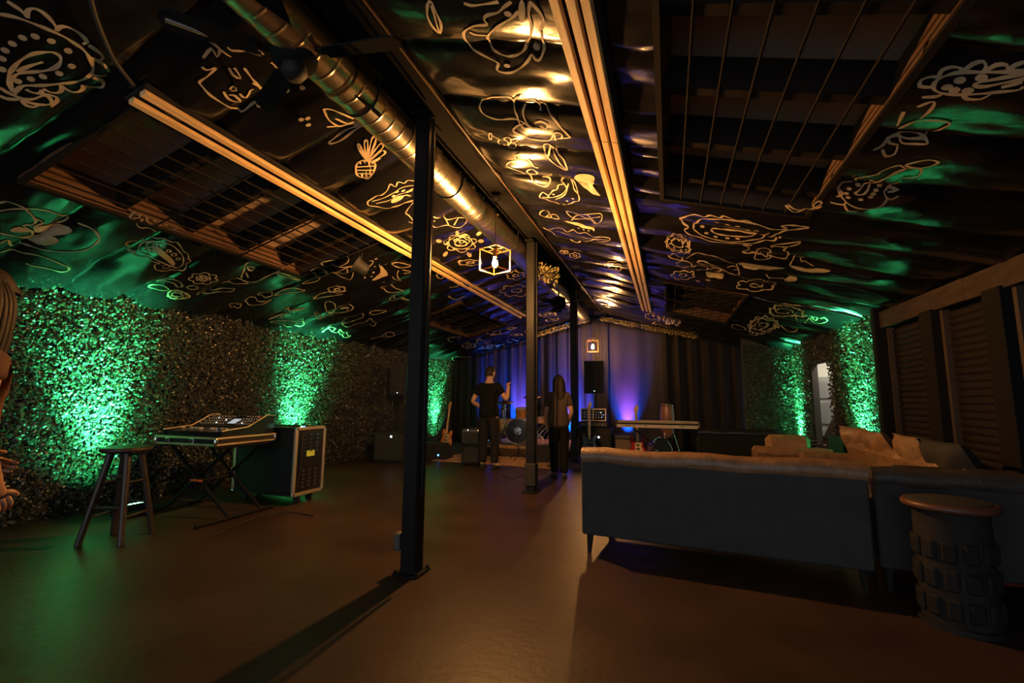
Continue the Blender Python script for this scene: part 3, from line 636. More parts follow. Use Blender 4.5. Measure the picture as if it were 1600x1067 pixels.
p=ony(698,690,10.2); guitar((p.x,10.2,0),R(-14),'orange sunburst guitar on a stand by the green-lit leaf wall',mat('orange_body',(.72,.26,.06),.25,coat=.5,var=.2,vscale=5),mat('cream_guard',(.75,.6,.32),.4)); gstand((p.x,10.27,0),R(-14),'stand holding the orange guitar')
p=ony(921,692,10.15); guitar((p.x,10.15,0),R(6),'bass guitar leaning in front of the amplifier rack, pale headstock up',mat('dark_body',(.03,.02,.02),.25),m_greyd,'bass_guitar',1.05,.6); gstand((p.x,10.22,0),R(6),'stand holding the bass guitar')
p=ony(996,690,9.95); guitar((p.x,9.95,0),R(16),'red guitar with a cream pickguard below the keyboard',mat('red_body',(.42,.025,.02),.25,coat=.5),mat('cream_guard',(0,0,0)),scale=.98,neck=.6); gstand((p.x,10.02,0),R(16),'stand holding the red guitar')
# microphone stands
def mic(loc,rz,label,h,boom):
    t=thing('microphone_stand',label,'stand',loc,rz,'microphone stands'); m=MB(); m.cyl((0,0,.05),(0,0,h),.01,n=8); m.build('pole',m_black,t)
    for k in range(3): a=2*PI*k/3; m=MB(); m.tube([(0,0,.12),(.25*math.cos(a),.25*math.sin(a),.008)],.009,6); m.build('leg',m_black,t)
    m=MB(); m.tube([(-.12,0,h-.05),boom],.008,6); m.build('boom',m_black,t); m=MB(); M=tr(*boom)@roty(R(60)); m.lathe([(.01,-.06),(.016,.03),(.024,.05),(.022,.075),(0,.085)],12,M); m.build('microphone',m_greyd,t)
p=ony(683,700,9.6); mic((p.x,9.6,0),R(100),'microphone stand in front of the green-lit leaf wall',.72,(.3,0,.9))
mic((-3.0,9.2,.013),R(30),'low microphone stand on the tan rug',.55,(.25,.1,.62)); mic((-3.55,9.25,.013),R(190),'microphone stand by the bass drum',.5,(.2,.0,.6))

# ------------------------------------------------------------------ keyboard
a=ony(965,662,9.3); b=ony(1091,664,9.3); c=(a+b)/2; L=(b-a).length
t=thing('stage_keyboard','pale grey stage keyboard seen from its back','keyboard',(c.x,9.3,c.z-.06),R(1))
m_kb=mat('pale_plastic',(.42,.36,.3),.45)
m=MB(); M=rotz(R(90))@rotx(R(90)); m.prism([(-.16,0),(.16,0),(.16,.1),(.1,.125),(-.06,.075),(-.16,.06)],-L/2,L/2,M); m.build('case',m_kb,t)
for sx in (-1,1): m=MB(); m.box((sx*(L/2+.012),0,.06),(.03,.33,.11),.012); m.build('end_cap',m_greyd,t)
m=MB(); m.box((0,-.165,.075),(L,.012,.03),.002); m.build('black_stripe',m_black,t)
for k in range(36):
    m=MB() ; 
    if k==0: m.box((0,0,0),(.027,.12,.012),.002); kk=m.build('key',mat('ivory',(.7,.66,.58),.35),t); km=kk.data; kk.location=(-L/2+.06,.08,.12)
    else:
        q=bpy.data.objects.new('key',km); COL.objects.link(q); q.parent=t; q.location=(-L/2+.06+k*(L-.12)/36,.08,.12)
for x in (-.55,-.5,-.42,-.2,.45): m=MB(); m.box((x,-.166,.035),(.035,.008,.014)); m.build('socket',m_black,t)
t=thing('keyboard_stand','black crossed stand under the keyboard','stand',(c.x,9.3,0))
for s in (-1,1):
    m=MB(); m.tube([(-s*.42,.1*s,.03),(s*.42,.1*s,c.z-.085)],.02,6); m.build('leg',m_steel,t); m=MB(); m.box((-s*.42,0,.02),(.04,.5,.035),.006); m.build('foot',m_rub,t); m=MB(); m.box((s*.42,0,c.z-.08),(.04,.4,.03),.006); m.build('arm',m_steel,t)
m=MB(); m.cyl((0,-.13,(c.z)/2-.03),(0,.13,c.z/2-.03),.03); m.build('pivot',m_steel,t)
p=ony(1042,631,10.5)
t=thing('conga_drum','tall brown conga drum standing behind the keyboard','drum',(p.x,10.5,0)); m=MB(); h=p.z
m.lathe([(.09,.45),(.12,.6),(.145,.85),(.14,1.0),(.12,h-.02)],22); m.build('shell',mat('mahogany',(.2,.085,.06),.35,var=.2,vscale=5),t); m=MB(); m.torus((0,0,h-.04),.126,.01,None,24,6); m.build('rim',m_chrome,t); m=MB(); m.lathe([(.12,h-.01),(0,h)],22); m.build('drumhead',m_grey,t)
for k in range(3): a=2*PI*k/3; m=MB(); m.tube([(.1*math.cos(a),.1*math.sin(a),.6),(.26*math.cos(a),.26*math.sin(a),.01)],.012,6); m.build('leg',m_chrome,t)
p=ony(1030,690,9.85); t=thing('loose_tom','purple drum lying tilted below the keyboard with chrome rims','drum',(p.x,9.85,0),R(20)); M=tr(0,0,.26)@rotx(R(58))@roty(R(20))
m=MB(); m.lathe([(.2,-.12),(.2,.12)],26,M); m.build('shell',mat('purple_shell',(.12,.06,.13),.2,coat=.6),t); m=MB(); m.lathe([(0,.125),(.195,.124)],26,M); m.build('drumhead',m_black,t)
for z in (-.12,.12): m=MB(); m.torus((0,0,z),.205,.01,M,26,6); m.build('hoop',m_chrome,t)
m=MB(); m.box((0,0,.06),(.3,.3,.12),.02); m.build('foam_block',m_rub,t)

# ------------------------------------------------------------------ sofas and chairs
def sofa(loc,rz,L,label,seats,backm,leath,h=.84,dep=.9,cat='sofa',legs=True,armh=.62,topm=None):
    t=thing('sofa',label,cat,loc,rz)                     # local: back face at y=0, seat towards +y
    lz=.15
    m=MB(); m.box((0,.03,(h-.06+lz)/2),(L,.05,h-.06-lz),.012); m.build('back_panel',backm,t)
    m=MB(); m.box((0,.16,(h-.05+lz)/2),(L-.04,.22,h-.05-lz),.03); m.build('back_frame',leath,t)
    m=MB(); n=10; 
    pts=[(-L/2+L*k/n,.065+.004*math.sin(k*2.1),h-.07+.008*math.sin(k*1.7)) for k in range(n+1)]
    m.tube(pts,.075,12); m.build('top_roll',topm or leath,t)
    m=MB(); m.box((0,dep/2,lz+.08),(L-.02,dep-.04,.16),.015); m.build('seat_base',leath,t)
    for s in (-1,1):
        m=MB(); m.box((s*(L/2-.07),dep/2+.03,(armh+lz)/2),(.14,dep-.08,armh-lz),.04); m.build('arm',leath,t)
    w=(L-.3)/seats
    for k in range(seats):
        x=-L/2+.15+w*(k+.5); m=MB(); m.box((x,dep/2+.12,lz+.23),(w-.01,dep-.3,.15),.05); m.build('seat_cushion',leath,t)
        m=MB(); m.box((0,0,0),(w-.02,.16,.36),.06); o=m.build('back_cushion',leath,t,(x,.33,lz+.46)); o.rotation_euler[0]=R(-10)
    for sx in (-1,1):
        for y in (.06,dep-.1):
            m=MB(); m.tube([(sx*(L/2-.06),y,lz+.01),(sx*(L/2-.05),y-.01,0)],[.03,.016],8); m.build('leg',m_joist,t)
    return t
sofa((.26,3.80,0),R(-5.5),1.96,'brown leather sofa in the foreground seen from its dark back',3,m_sback,m_leath)
sofa((1.86,3.78,0),R(-3),1.12,'short dark leather sofa section seen from behind at the lower right',2,m_sback,mat('dark_leather',(.04,.032,.026),.5,var=.3,vscale=9,bump=.2,bscale=35),.8,.5)
s3=sofa((2.42,5.62,0),R(90),2.3,'leather sofa along the shutters holding the loose cushions',3,m_sback,m_leath,.66)
sofa((1.07,8.1,0),R(0),1.26,'black sofa seen from behind beyond the foreground sofa',2,MATS['flat_black'],m_gloss,.8,.85)
sofa((1.52,6.9,0),R(0),.86,'low brown leather seat back between the black sofa and the cushions',1,mat('brown_back',(.13,.07,.045),.6),m_leath,.64,.5,'armchair')
def cushion(loc,rot,s,label,mm):
    n=12; v=[]; f=[]
    for sd in (1,-1):
        for i in range(n+1):
            for j in range(n+1):
                a,b=i/n*2-1,j/n*2-1; pinch=1-.09*(1-a*a)*0-.07*(a*a*(1-b*b)*0+b*b*(1-a*a)*0); e=(1-a**4)*(1-b**4); k=.93+.07*(a*a*b*b)
                w=.012*math.sin(5*a+3*b)*e
                v.append((a*s[0]/2*k,b*s[1]/2*k,sd*(s[2]/2*e**.5)+w))
    q=(n+1)*(n+1)
    for sd in (0,1):
        for i in range(n):
            for j in range(n):
                z=sd*q+i*(n+1)+j; F4=(z,z+n+1,z+n+2,z+1); f.append(F4 if sd==0 else F4[::-1])
    t=thing('cushion',label,'cushion',loc,0,'loose cushions on the sofa by the shutters'); t.rotation_euler=rot
    m=MB(); m.add(v,f,True); m.build('pillow',mm,t)
    e=[(a*s[0]/2*.99,b*s[1]/2*.99,0) for a,b in ((-1,-1),(1,-1),(1,1),(-1,1))]; pts=[]
    for k in range(4):
        A,B=Vector(e[k]),Vector(e[(k+1)%4])
        for u in range(6): pts.append(A.lerp(B,u/6)*(1-.06*math.sin(PI*u/6)))
    m=MB(); m.tube(pts,.008,6,True); m.build('piping',mm,t)
m_cu=mat('tan_leather',(.26,.14,.07),.45,var=.3,vscale=7,bump=.3,bscale=20); m_cu2=mat('woven_cushion',(.22,.13,.07),.8,var=.3,vscale=40)
for y,lab,mm,tl in ((6.5,'shiny leather cushion nearest the green-lit leaves',m_cu,66),(5.88,'rumpled leather cushion second from the green-lit leaves',m_cu,60),(5.18,'flat woven tan cushion on the sofa by the shutters',m_cu2,64),(4.62,'dark cushion nearest the camera on the sofa by the shutters',m_rub,62)):
    cushion((2.14,y,.72),(R(90),R(0),R(-90)) if 0 else (R(tl),0,R(90+random.uniform(-8,8))),(.62,.5,.2),lab,mm)
# round table / drum ottoman lower right
p=ony(1482,788,3.44)
t=thing('drum_stool','round dark stool with a reddish wooden rim and panelled drum base at the lower right','stool',(p.x,3.44,0)); z=p.z
m=MB(); m.lathe([(.0,z-.03),(.17,z-.03),(.195,z-.02),(.2,z+.0),(.195,z+.02),(.17,z+.03),(0,z+.04)],36); m.build('seat',m_rub,t); m=MB(); m.torus((0,0,z+.0),.198,.022,None,36,8); m.build('wooden_rim',mat('red_brown_wood',(.09,.035,.022),.45,var=.3,vscale=5),t)
m=MB(); m.lathe([(.17,.03),(.17,z-.03)],30); dr=m.build('drum_base',m_joist,t)
for r_ in range(3):
    for k in range(12):
        a=2*PI*k/12; m=MB(); m.box((.172,0,.12+r_*.15),(.03,.07,.11),.012,rotz(a)); m.build('panel',mat('grey_tile',(.012,.012,.012),.8,spec=.2,var=.3),dr)
m=MB(); m.lathe([(.19,0),(.19,.03)],30); m.build('plinth',m_black,t)
# lounge chair near the doorway, black bin
p=ony(1262,700,8.9)
t=thing('lounge_chair','black reclined lounge chair with flat wooden arms in front of the doorway','chair',(p.x,8.75,0),R(-75))
M=tr(0,.26,.36)@rotx(R(-28)); m=MB(); m.box((0,0,.32),(.56,.09,.66),.03,M); m.build('backrest',m_black,t); m=MB(); m.box((0,-.06,.36),(.56,.58,.1),.03); m.build('seat',m_black,t)
for s in (-1,1):
    m=MB(); m.box((s*.33,-.05,.57),(.07,.7,.025),.008); m.build('arm',m_joist,t); m=MB(); m.tube([(s*.33,-.34,.56),(s*.33,-.38,.0)],[.02,.014],8); m.build('leg',m_joist,t); m=MB(); m.tube([(s*.33,.24,.56),(s*.33,.36,.0)],[.02,.014],8); m.build('leg',m_joist,t)
m=MB(); m.box((0,.0,.28),(.64,.04,.05),.005); m.build('rail',m_joist,t)
p=onx(1314,690,2.3); t=thing('storage_box','small black box against the leaves right of the doorway','box',(2.3,8.1,0)); m=MB(); m.box((0,0,.35),(.2,.24,.7),.012); m.build('body',m_black,t); m=MB(); m.box((0,0,.71),(.22,.26,.03),.006); m.build('lid',m_black,t); m=MB(); m.box((-.105,0,.6),(.012,.12,.02),.003); m.build('handle',m_grey,t)

# ------------------------------------------------------------------ bar stool, mixer, flight case
t=thing('bar_stool','dark wooden backless bar stool at the left','stool',(-4.63,2.84,0),R(20))
m=MB(); m.lathe([(.165,.755),(.185,.765),(.19,.78),(.185,.8),(.14,.79),(0,.785)],28); m.build('seat',mat('dark_wood',(.03,.022,.018),.4,var=.3,vscale=4),t)
md=MATS['dark_wood']; LG=[]
for k in range(4):
    a=PI/4+k*PI/2; top=Vector((.1*math.cos(a),.1*math.sin(a),.77)); bot=Vector((.25*math.cos(a),.25*math.sin(a),0)); LG.append((top,bot)); m=MB(); m.tube([top,bot],[.03,.026],8); m.build('leg',md,t)
for k in range(4):
    for z in ((.22,.5) if k%2 else (.3,.56)):
        u=1-z/.77; A=LG[k][0].lerp(LG[k][1],u); B=LG[(k+1)%4][0].lerp(LG[(k+1)%4][1],u); m=MB(); m.cyl(A,B,.011,n=8); m.build('rung',md,t)
# X stand + tray case + mixer
cx,cy=-4.81,3.87; rzm=R(1)
t=thing('folding_stand','black crossed folding stand under the mixing desk','stand',(cx,cy,0),rzm)
for y in (-.2,.2):
    for s in (-1,1):
        m=MB(); m.tube([(-s*.5,y+.02*s,.02),(s*.4,y+.02*s,.72)],.018,6); m.build('leg',m_steel,t)
for s in (-1,1):
    m=MB(); m.cyl((s*.5,-.58,.02),(s*.5,.34,.02),.018,n=8); m.build('foot_bar',m_steel,t); m=MB(); m.cyl((s*.4,-.33,.73),(s*.4,.33,.73),.016,n=8); m.build('top_bar',m_steel,t)
m=MB(); m.cyl((0,-.24,.35),(0,.24,.35),.022,n=10); m.build('pivot',m_steel,t)
m=MB(); m.box((.04,-.25,.37),(.16,.012,.02),.002); m.build('warning_tag',mat('orange_tag',(.75,.12,.04),.5),t)
t=thing('tray_case','aluminium edged flight-case tray holding the mixing desk','case',(cx,cy,.748),rzm); W_,D_=.85,.76
m=MB(); m.box((0,0,.045),(W_,D_,.09),.006); m.build('tray',m_black,t)
for z in (.012,.078):
    for s in (-1,1):
        m=MB(); m.box((0,s*D_/2,z),(W_+.012,.014,.02),.003); m.build('edge_trim',m_alu,t); m=MB(); m.box((s*W_/2,0,z),(.014,D_,.02),.003); m.build('edge_trim',m_alu,t)
for sx in (-1,1):
    for sy in (-1,1): m=MB(); m.sph((sx*W_/2,sy*D_/2,.045),(.022,.022,.05),8); m.build('corner_cap',m_chrome,t)
for x in (-.25,.1): m=MB(); m.box((x,-D_/2-.008,.045),(.07,.014,.05),.004); m.build('latch',m_chrome,t)
t=thing('mixing_desk','black digital mixing desk with a raised lit screen panel','mixer',(cx,cy+.02,.842),rzm); t.scale=(.8,1.12,.9)
m=MB(); M=rotz(R(90))@rotx(R(90)); m.prism([(-.29,0),(.29,0),(.29,.2),(.2,.21),(-.02,.075),(-.29,.05)],-.5,.5,M); m.build('body',m_gloss,t)
m=MB(); a=math.atan2(.135,.22)
def onpanel(x,v,h=.004): return (x,.2-v*math.cos(a)-h*math.sin(a)*0-.0,.21-v*math.sin(a)+h)
m=MB(); P=rotx(a); m.box((0,0,0),(.14,.1,.004),.001,tr(.1,.09,.148)@P); m.build('screen',glow('mixer_screen',(.8,.85,.9),.55),t)
m=MB(); m.box((0,0,0),(.16,.12,.004),.001,tr(.1,.09,.1455)@P); m.build('screen_bezel',m_black,t)
kn=None
for i in range(20):
    for j in range(4):
        x=-.46+.048*i; v=.03+.052*j
        if .0<x<.2: continue
        y=.2-v*math.cos(a); z=.213-v*math.sin(a)
        if kn is None:
            m=MB(); m.cyl((0,0,0),(0,-.004,.012),.008,n=8); kn=m.build('knob',m_grey,t); kd_=kn.data; kn.location=(x,y,z)
        else: q=bpy.data.objects.new('knob',kd_); COL.objects.link(q); q.parent=t; q.location=(x,y,z)
fd=None
for i in range(17):
    x=-.44+.054*i
    if fd is None: m=MB(); m.box((0,0,0),(.016,.03,.016),.003); fd=m.build('fader',m_grey,t); fd_=fd.data; fd.location=(x,-.16,.077)
    else: q=bpy.data.objects.new('fader',fd_); COL.objects.link(q); q.parent=t; q.location=(x,-.16+random.uniform(-.05,.05),.075)
for x,v,c in ((.4,.02,m_led_r),(-.3,.06,m_led_w),(-.1,.1,m_led_w),(.3,.08,m_led_w),(-.2,.16,m_led_w),(.28,.16,m_led_w)):
    m=MB(); m.box((x,.2-v*math.cos(a),.214-v*math.sin(a)),(.008,.008,.006)); m.build('indicator',c,t)
for s in (-1,1): m=MB(); m.prism([(-.3,0),(.3,0),(.3,.215),(.2,.225),(-.02,.09),(-.3,.06)],-.012,.012,tr(s*.51,0,0)@M); m.build('side_cheek',m_gloss,t); m=MB(); m.tube([tr(s*.525,0,0)@M@Vector((*q,0)) for q in ((-.3,.062),(-.02,.092),(.2,.227),(.3,.217))],.007,6); m.build('cheek_trim',m_alu,t)
# upright flight case on casters
t=thing('flight_case','tall black flight case with aluminium edges standing on casters','case',(-4.62,4.57,0),R(0)); W_,D_,H_=.46,.92,.76; zb=.12
m=MB(); m.box((0,0,zb+H_/2),(D_,W_,H_),.006); m.build('body',m_black,t)
for sx in (-1,1):
    for sy in (-1,1): m=MB(); m.box((sx*D_/2,sy*W_/2,zb+H_/2),(.036,.036,H_),.004); m.build('edge_trim',m_alu,t)
    for z in (0,H_):
        m=MB(); m.box((sx*D_/2,0,zb+z),(.036,W_,.036),.004); m.build('edge_trim',m_alu,t); m=MB(); m.box((0,sx*W_/2,zb+z),(D_,.026,.026),.004); m.build('edge_trim',m_black if 1 else m_alu,t)
for sx in (-1,1):
    for sy in (-1,1):
        for z in (0,H_): m=MB(); m.sph((sx*D_/2,sy*W_/2,zb+z),.024,8); m.build('corner_ball',m_chrome,t)
for sx in (-1,1):
    for sy in (-1,1):
        m=MB(); m.box((sx*.4,sy*.1,zb-.025),(.06,.05,.04),.005); o=m.build('caster_fork',m_steel,t); q=MB(); q.cyl((sx*.4,sy*.1-.015,.045),(sx*.4,sy*.1+.015,.045),.045,n=14); q.build('wheel',m_rub,o)
xf=D_/2+.006
m=MB(); m.box((xf,0,zb+.38),(.012,.36,.66),.003); rp=m.build('rack_face',m_gloss,t)
m=MB(); m.box((xf+.009,0,zb+.46),(.004,.13,.07)); m.build('sticker',mat('lime_label',(.45,.6,.08),.6),t)
for r_ in list(range(5))+list(range(9,14)):
    for k in range(3):
        m=MB(); z=zb+.08+.046*r_; 
        m.cyl((xf+.006,-.1+.1*k,z),(xf+.014,-.1+.1*k,z),.013,n=8); m.build('connector',m_chrome,rp)
for k,(c,y) in enumerate([(m_led_g,-.14),(m_led_b,-.1)]): m=MB(); m.sph((xf-.02,y,zb+H_+.02),.012,8); m.build('indicator',c,t)
m=MB(); m.tube(smoothpts([(xf,-.13,zb+.7),(xf+.03,-.17,zb+.5),(xf+.02,-.16,zb+.3),(xf+.0,-.2,zb+.05)],5),.007,6); m.build('cable',m_rub,t)

# ------------------------------------------------------------------ painted motifs on the sheeting
def paint(name,side,lines=(),fills=(),dots=(),w=.024,label=None):
    v=[]; f=[]
    for ln in lines:
        closed=len(ln)>3 and ln[0]==ln[-1]; P=[onceil(x,y,side) for x,y in ln]
        P=[Vector((a,b,0)) for a,b in P]
        if closed: P=P[:-1]
        L=sum((P[i+1]-P[i]).length for i in range(len(P)-1)); k=max(2,min(14,int(L/len(P)/.022)+1))
        Q=smoothpts(P,k,closed); n=len(Q); base=len(v)
        for i,q in enumerate(Q):
            a=Q[(i-1)%n] if closed or i>0 else q; b=Q[(i+1)%n] if closed or i<n-1 else q; t=b-a
            t=t.normalized() if t.length>1e-6 else Vector((1,0,0)); nr=Vector((-t.y,t.x,0)); ww=w*.4*(.85+.3*math.sin(i*.9))
            v+=[q+nr*ww,q-nr*ww]
        for i in range(n if closed else n-1):
            j=(i+1)%n; f.append((base+2*i,base+2*i+1,base+2*j+1,base+2*j))
    for pl in list(fills):
        P=[Vector((*onceil(x,y,side),0)) for x,y in pl]; Q=smoothpts(P,2,True); n=len(Q); c=sum(Q,Vector())/n; base=len(v); v.append(c)
        for rr in (.25,.5,.75,1):
            v+=[c.lerp(q,rr) for q in Q]
        for i in range(n):
            j=(i+1)%n; f.append((base,base+1+i,base+1+j,base))
            for q in range(3): f.append((base+1+q*n+i,base+1+q*n+n+i,base+1+q*n+n+j,base+1+q*n+j))
    for d in dots:
        x,y=d[:2]; r=d[2] if len(d)>2 else .022; c=Vector((*onceil(x,y,side),0)); base=len(v)
        v+=[c]+[c+Vector((r*math.cos(a),r*.8*math.sin(a),0)) for a in np.linspace(0,2*PI,9)[:-1]]
        for i in range(8): f.append((base,base+1+i,base+1+(i+1)%8,base))
    A=np.array([(p.x,p.y) for p in v]); 
    P=gpt(side,A[:,0],A[:,1],.007); c=P.mean(0)
    me=bpy.data.meshes.new(name); me.from_pydata([tuple(p-c) for p in P],[],[tuple(dict.fromkeys(q)) for q in f]); me.materials.append(m_paint); me.validate()
    o=bpy.data.objects.new(name,me); COL.objects.link(o); o.parent=ceiling; o.location=c
    if label: o['label']=label
    return o
def Z(pts,ox,oy,k): return [(ox+p[0]*k,oy+p[1]*k,*p[2:]) for p in pts]
def T(s,ox=0,oy=0,k=1):       # "x,y x,y | x,y ..." -> polylines in photo pixels
    return [Z([tuple(map(float,p.split(','))) for p in part.split()],ox,oy,k) for part in s.split('|')]
def el(cx,cy,rx,ry,rot=0,n=12,a0=0,a1=2*PI):
    c,s_=math.cos(rot),math.sin(rot); out=[]
    for i in range(n+1):
        a=a0+(a1-a0)*i/n; x,y=rx*math.cos(a),ry*math.sin(a); out.append((cx+x*c-y*s_,cy+x*s_+y*c))
    if abs(a1-a0-2*PI)<1e-6: out[-1]=out[0]
    return out
def flower(cx,cy,rx,ry,n=6,rot=0,core=.3,skew=0):
    L=[]; pts=[]
    for k in range(n*8):
        a=2*PI*k/(n*8); r=.72+.28*abs(math.sin(n*a/2+.3)); pts.append((cx+rx*r*math.cos(a+rot)+skew*ry*math.sin(a+rot),cy+ry*r*math.sin(a+rot)))
    pts.append(pts[0]); L.append(pts); L.append(el(cx,cy,rx*core,ry*core)); return L
def paisley(cx,cy,L,Wd,ang,scal=9,inner=True):
    c,s_=math.cos(ang),math.sin(ang); q=lambda x,y:(cx+x*c-y*s_,cy+x*s_+y*c)
    def body(k,off=0):
        out=[]
        for i in range(25):
            u=i/24; a=2*PI*u; x=-L/2*math.cos(a)*k; wv=Wd/2*math.sin(a)*(1-.55*(x/(L/2)+.0)*.9)*k
            out.append((x+off,wv+.12*Wd*(x/(L/2))**2))
        return out
    B=body(.8); R_=[q(*p) for p in B]; R_[-1]=R_[0]; out=[R_]
    I=[q(*p) for p in body(.42,-.06*L)]; I[-1]=I[0]
    if inner: out.append(I)
    sc=[]
    for i in range(24):
        p0,p1=Vector((*B[i],0)),Vector((*B[i+1],0)); d=(p1-p0); nr=Vector((d.y,-d.x,0)); nr=nr.normalized() if nr.length>0 else nr
        cc=Vector((-.06*L,0,0)); mid=(p0+p1)/2; nr=nr if nr.dot(mid-cc)>0 else -nr; k=.12*Wd*(1 if i%2 else .35)
        sc.append(q(*(p0+nr*k).xy)); 
    sc.append(sc[0]); out.append(sc)
    dots=[q(*p) for p in body(.62)][2:23:3]
    return out,dots
k1=.1874
paint('painted_paisley',-1,T('0,110 120,130 260,180 400,235 520,290 620,350 690,400 740,460 770,520 775,580 745,625 680,660 600,680 500,690 400,700 300,705 200,705 150,735 125,780|125,770 75,690 75,620 110,560 180,490 280,440 380,425 450,430 500,460 505,510 460,555 380,580 280,590 180,600 120,625 90,680 125,770|145,590 200,560 280,530 360,508|60,0 130,45 190,90 230,140|230,140 225,100 250,65 300,65 360,95 420,150 465,210 475,250|475,245 500,215 560,215 630,245 690,290 725,340 690,360|740,365 790,400 840,440 860,475 825,495|745,470 820,500 880,545 915,590|890,615 830,630 760,610|780,640 840,660 865,690 840,720 760,720 690,705|690,700 695,735 650,760 590,755 520,715|510,700 515,745 480,765 420,760 360,730|345,740 350,760 310,770 250,755 220,735|125,790 200,820 290,815 350,790 400,795 430,830 420,860 370,865 300,860 220,840 180,825|350,790 380,780 440,790 470,800 480,830 450,860 430,885|180,830 220,870 280,885 320,870|0,720 60,760 125,790|0,790 60,815 160,820',0,0,k1),
  dots=Z([(190,305),(295,295),(430,335),(105,355),(570,415),(45,410),(600,545),(495,605),(20,480),(360,630),(260,650),(150,668),(20,570)],0,0,k1),w=.026,label='large painted paisley in the upper left corner')
k2=.3375
paint('painted_face',-1,T('850,100 900,105 960,130 1010,160 1050,200 1075,230 1190,228 1220,250|850,102 842,115 880,155 940,175 980,190 1020,225 1070,260|940,265 980,220 1005,260 1020,225|935,305 960,320 1000,310 960,350 925,375 940,400 1000,455 1060,490 1115,512 1170,475 1220,455 1255,440|1060,310 1080,345 1115,360 1100,330 1085,310|1130,310 1160,350 1200,395 1235,440 1335,420 1310,380 1285,320 1255,285|1065,410 1080,395 1095,415 1068,415|1035,420 1060,455 1115,468 1090,440 1060,435|1110,430 1140,450 1160,415 1175,410|1190,485 1245,450 1262,462 1200,490 1190,472|1170,380 1205,400 1240,432',0,0,k2),dots=Z([(1395,550),(1425,545),(1428,575),(1400,403)],0,0,k2),w=.02,label='line-drawn profile face')
paint('painted_leaves',-1,T('75,500 110,560 170,580 260,572|75,500 130,510 200,540 260,572|90,583 150,580 260,572|260,575 200,590 140,625 100,660 150,650 220,600 260,575|130,545 200,565 260,572',480,0,k2),w=.02)
L=T('225,780 235,750 270,740 310,750 315,770 300,805 265,820 235,810 225,780|230,770 310,765|228,785 312,785|232,800 305,800|245,745 255,818|265,740 275,820|285,742 295,812|275,740 235,675 245,670 275,740|275,740 265,660 280,655 280,740|278,740 300,640 318,645 283,740|280,742 335,665 350,680 285,745|285,745 345,695 358,710 290,750|290,750 340,730 300,755',480,0,k2)
paint('painted_pineapple',-1,L,w=.022)
paint('painted_paisley',-1,T('280,930 320,905 345,900 370,880 385,850 410,862 420,840 450,845 465,832 495,835|280,930 285,948 330,955 400,952 450,935 495,925|300,930 350,915 400,890 440,865 495,855|320,940 380,925 420,900 450,890 490,870|440,905 460,900 480,905',480,0,k2),fills=T('390,925 420,905 448,905 430,925 395,938',480,0,k2),dots=Z([(415,885),(445,880),(465,885),(400,905),(480,880)],480,0,k2),w=.018)
paint('painted_star_shape',-1,T('455,985 470,960 500,930 540,925|455,985 480,1005 495,1030 470,1025|585,1000 640,1010 700,1005 740,1015 710,1050 650,1040 600,1050 580,1040|640,1010 655,1040|700,1005 680,1040|585,1020 740,1030',480,0,k2),w=.018)
fl=flower(710,235,78,42,7,.2,.35)+[el(710,232,55,30)]+flower(715,228,38,20,5,.6,.3)
paint('painted_mandala',-1,[Z(q,480,300,k2) for q in fl],[Z(el(x,y,14,8,r,8),480,300,k2) for x,y,r in ((610,225,.2),(695,190,1.4),(795,190,-.6),(805,225,0),(750,288,.7),(640,285,-.8))],Z([(650,235),(770,235),(680,262),(745,262)],480,300,k2),w=.02)
# right slope, near
k3=.225
paint('painted_lotus',1,T('110,15 170,30 260,20 350,5|440,5 390,40 345,80 270,100 250,130 270,165 180,175 115,210 115,260 160,320 230,370 330,420 350,440 340,480 390,500 450,495 510,460 560,410 580,370 610,410 640,405 665,340 665,290 645,210|490,70 440,120 360,170 295,220 275,260 300,310 350,360 420,385 490,370 540,320 570,250 580,180 560,80 575,0|565,0 620,60 660,120 655,180 630,210|270,240 190,235 150,215',700,0,k3),[Z(el(512,70,24,80),700,0,k3)],Z([(415,90),(615,320),(410,450)],700,0,k3),w=.022,label='large painted lotus beside the pine strips')
paint('painted_leaf',1,T('560,10 575,5 600,60 620,110 615,150 590,130 560,80 555,40 560,10|575,20 590,70 615,150',480,0,k2),w=.02)
paint('painted_eye_shape',1,T('300,670 240,690 220,740 250,790 320,820 380,825 460,820 530,850 580,890|300,670 380,670 450,685 460,740 480,800 500,860 540,895|455,690 500,660 560,690 600,690 640,720 640,760|540,710 520,770 540,840 580,890|450,900 480,870 530,855|450,905 500,935 600,965 700,970 740,920 790,930 780,955 710,965|850,950 800,900 750,840 700,770 640,700|850,950 780,958|740,930 745,970|600,850 640,840 690,860 680,890 640,870|580,890 660,900 720,905',700,0,k3),w=.018)
paint('painted_flower',1,T('285,930 300,920 305,950 290,965 285,930|305,935 360,965|360,965 350,985 390,1000 420,990 400,970 360,965|400,970 390,955 420,950 440,965 430,985 410,990|430,965 470,960 485,970 460,985 430,980|430,990 470,995 470,1015 440,1020 420,1005 430,990',700,0,k3),w=.016)
k4=.225
paint('painted_leaf',1,T('400,290 440,288 490,330 540,400 560,465 500,440 430,380 405,330 400,290|440,290 470,350 560,465|445,300 430,370',760,160,k4),w=.02)
paint('painted_flower',1,T('195,370 230,355 290,390 330,440 360,450|195,370 210,400 160,410 140,440 190,460 270,490|280,475 310,458 350,480 345,495 310,495 280,475|290,500 330,550 400,580 435,560 440,520 390,510',760,160,k4),w=.02)
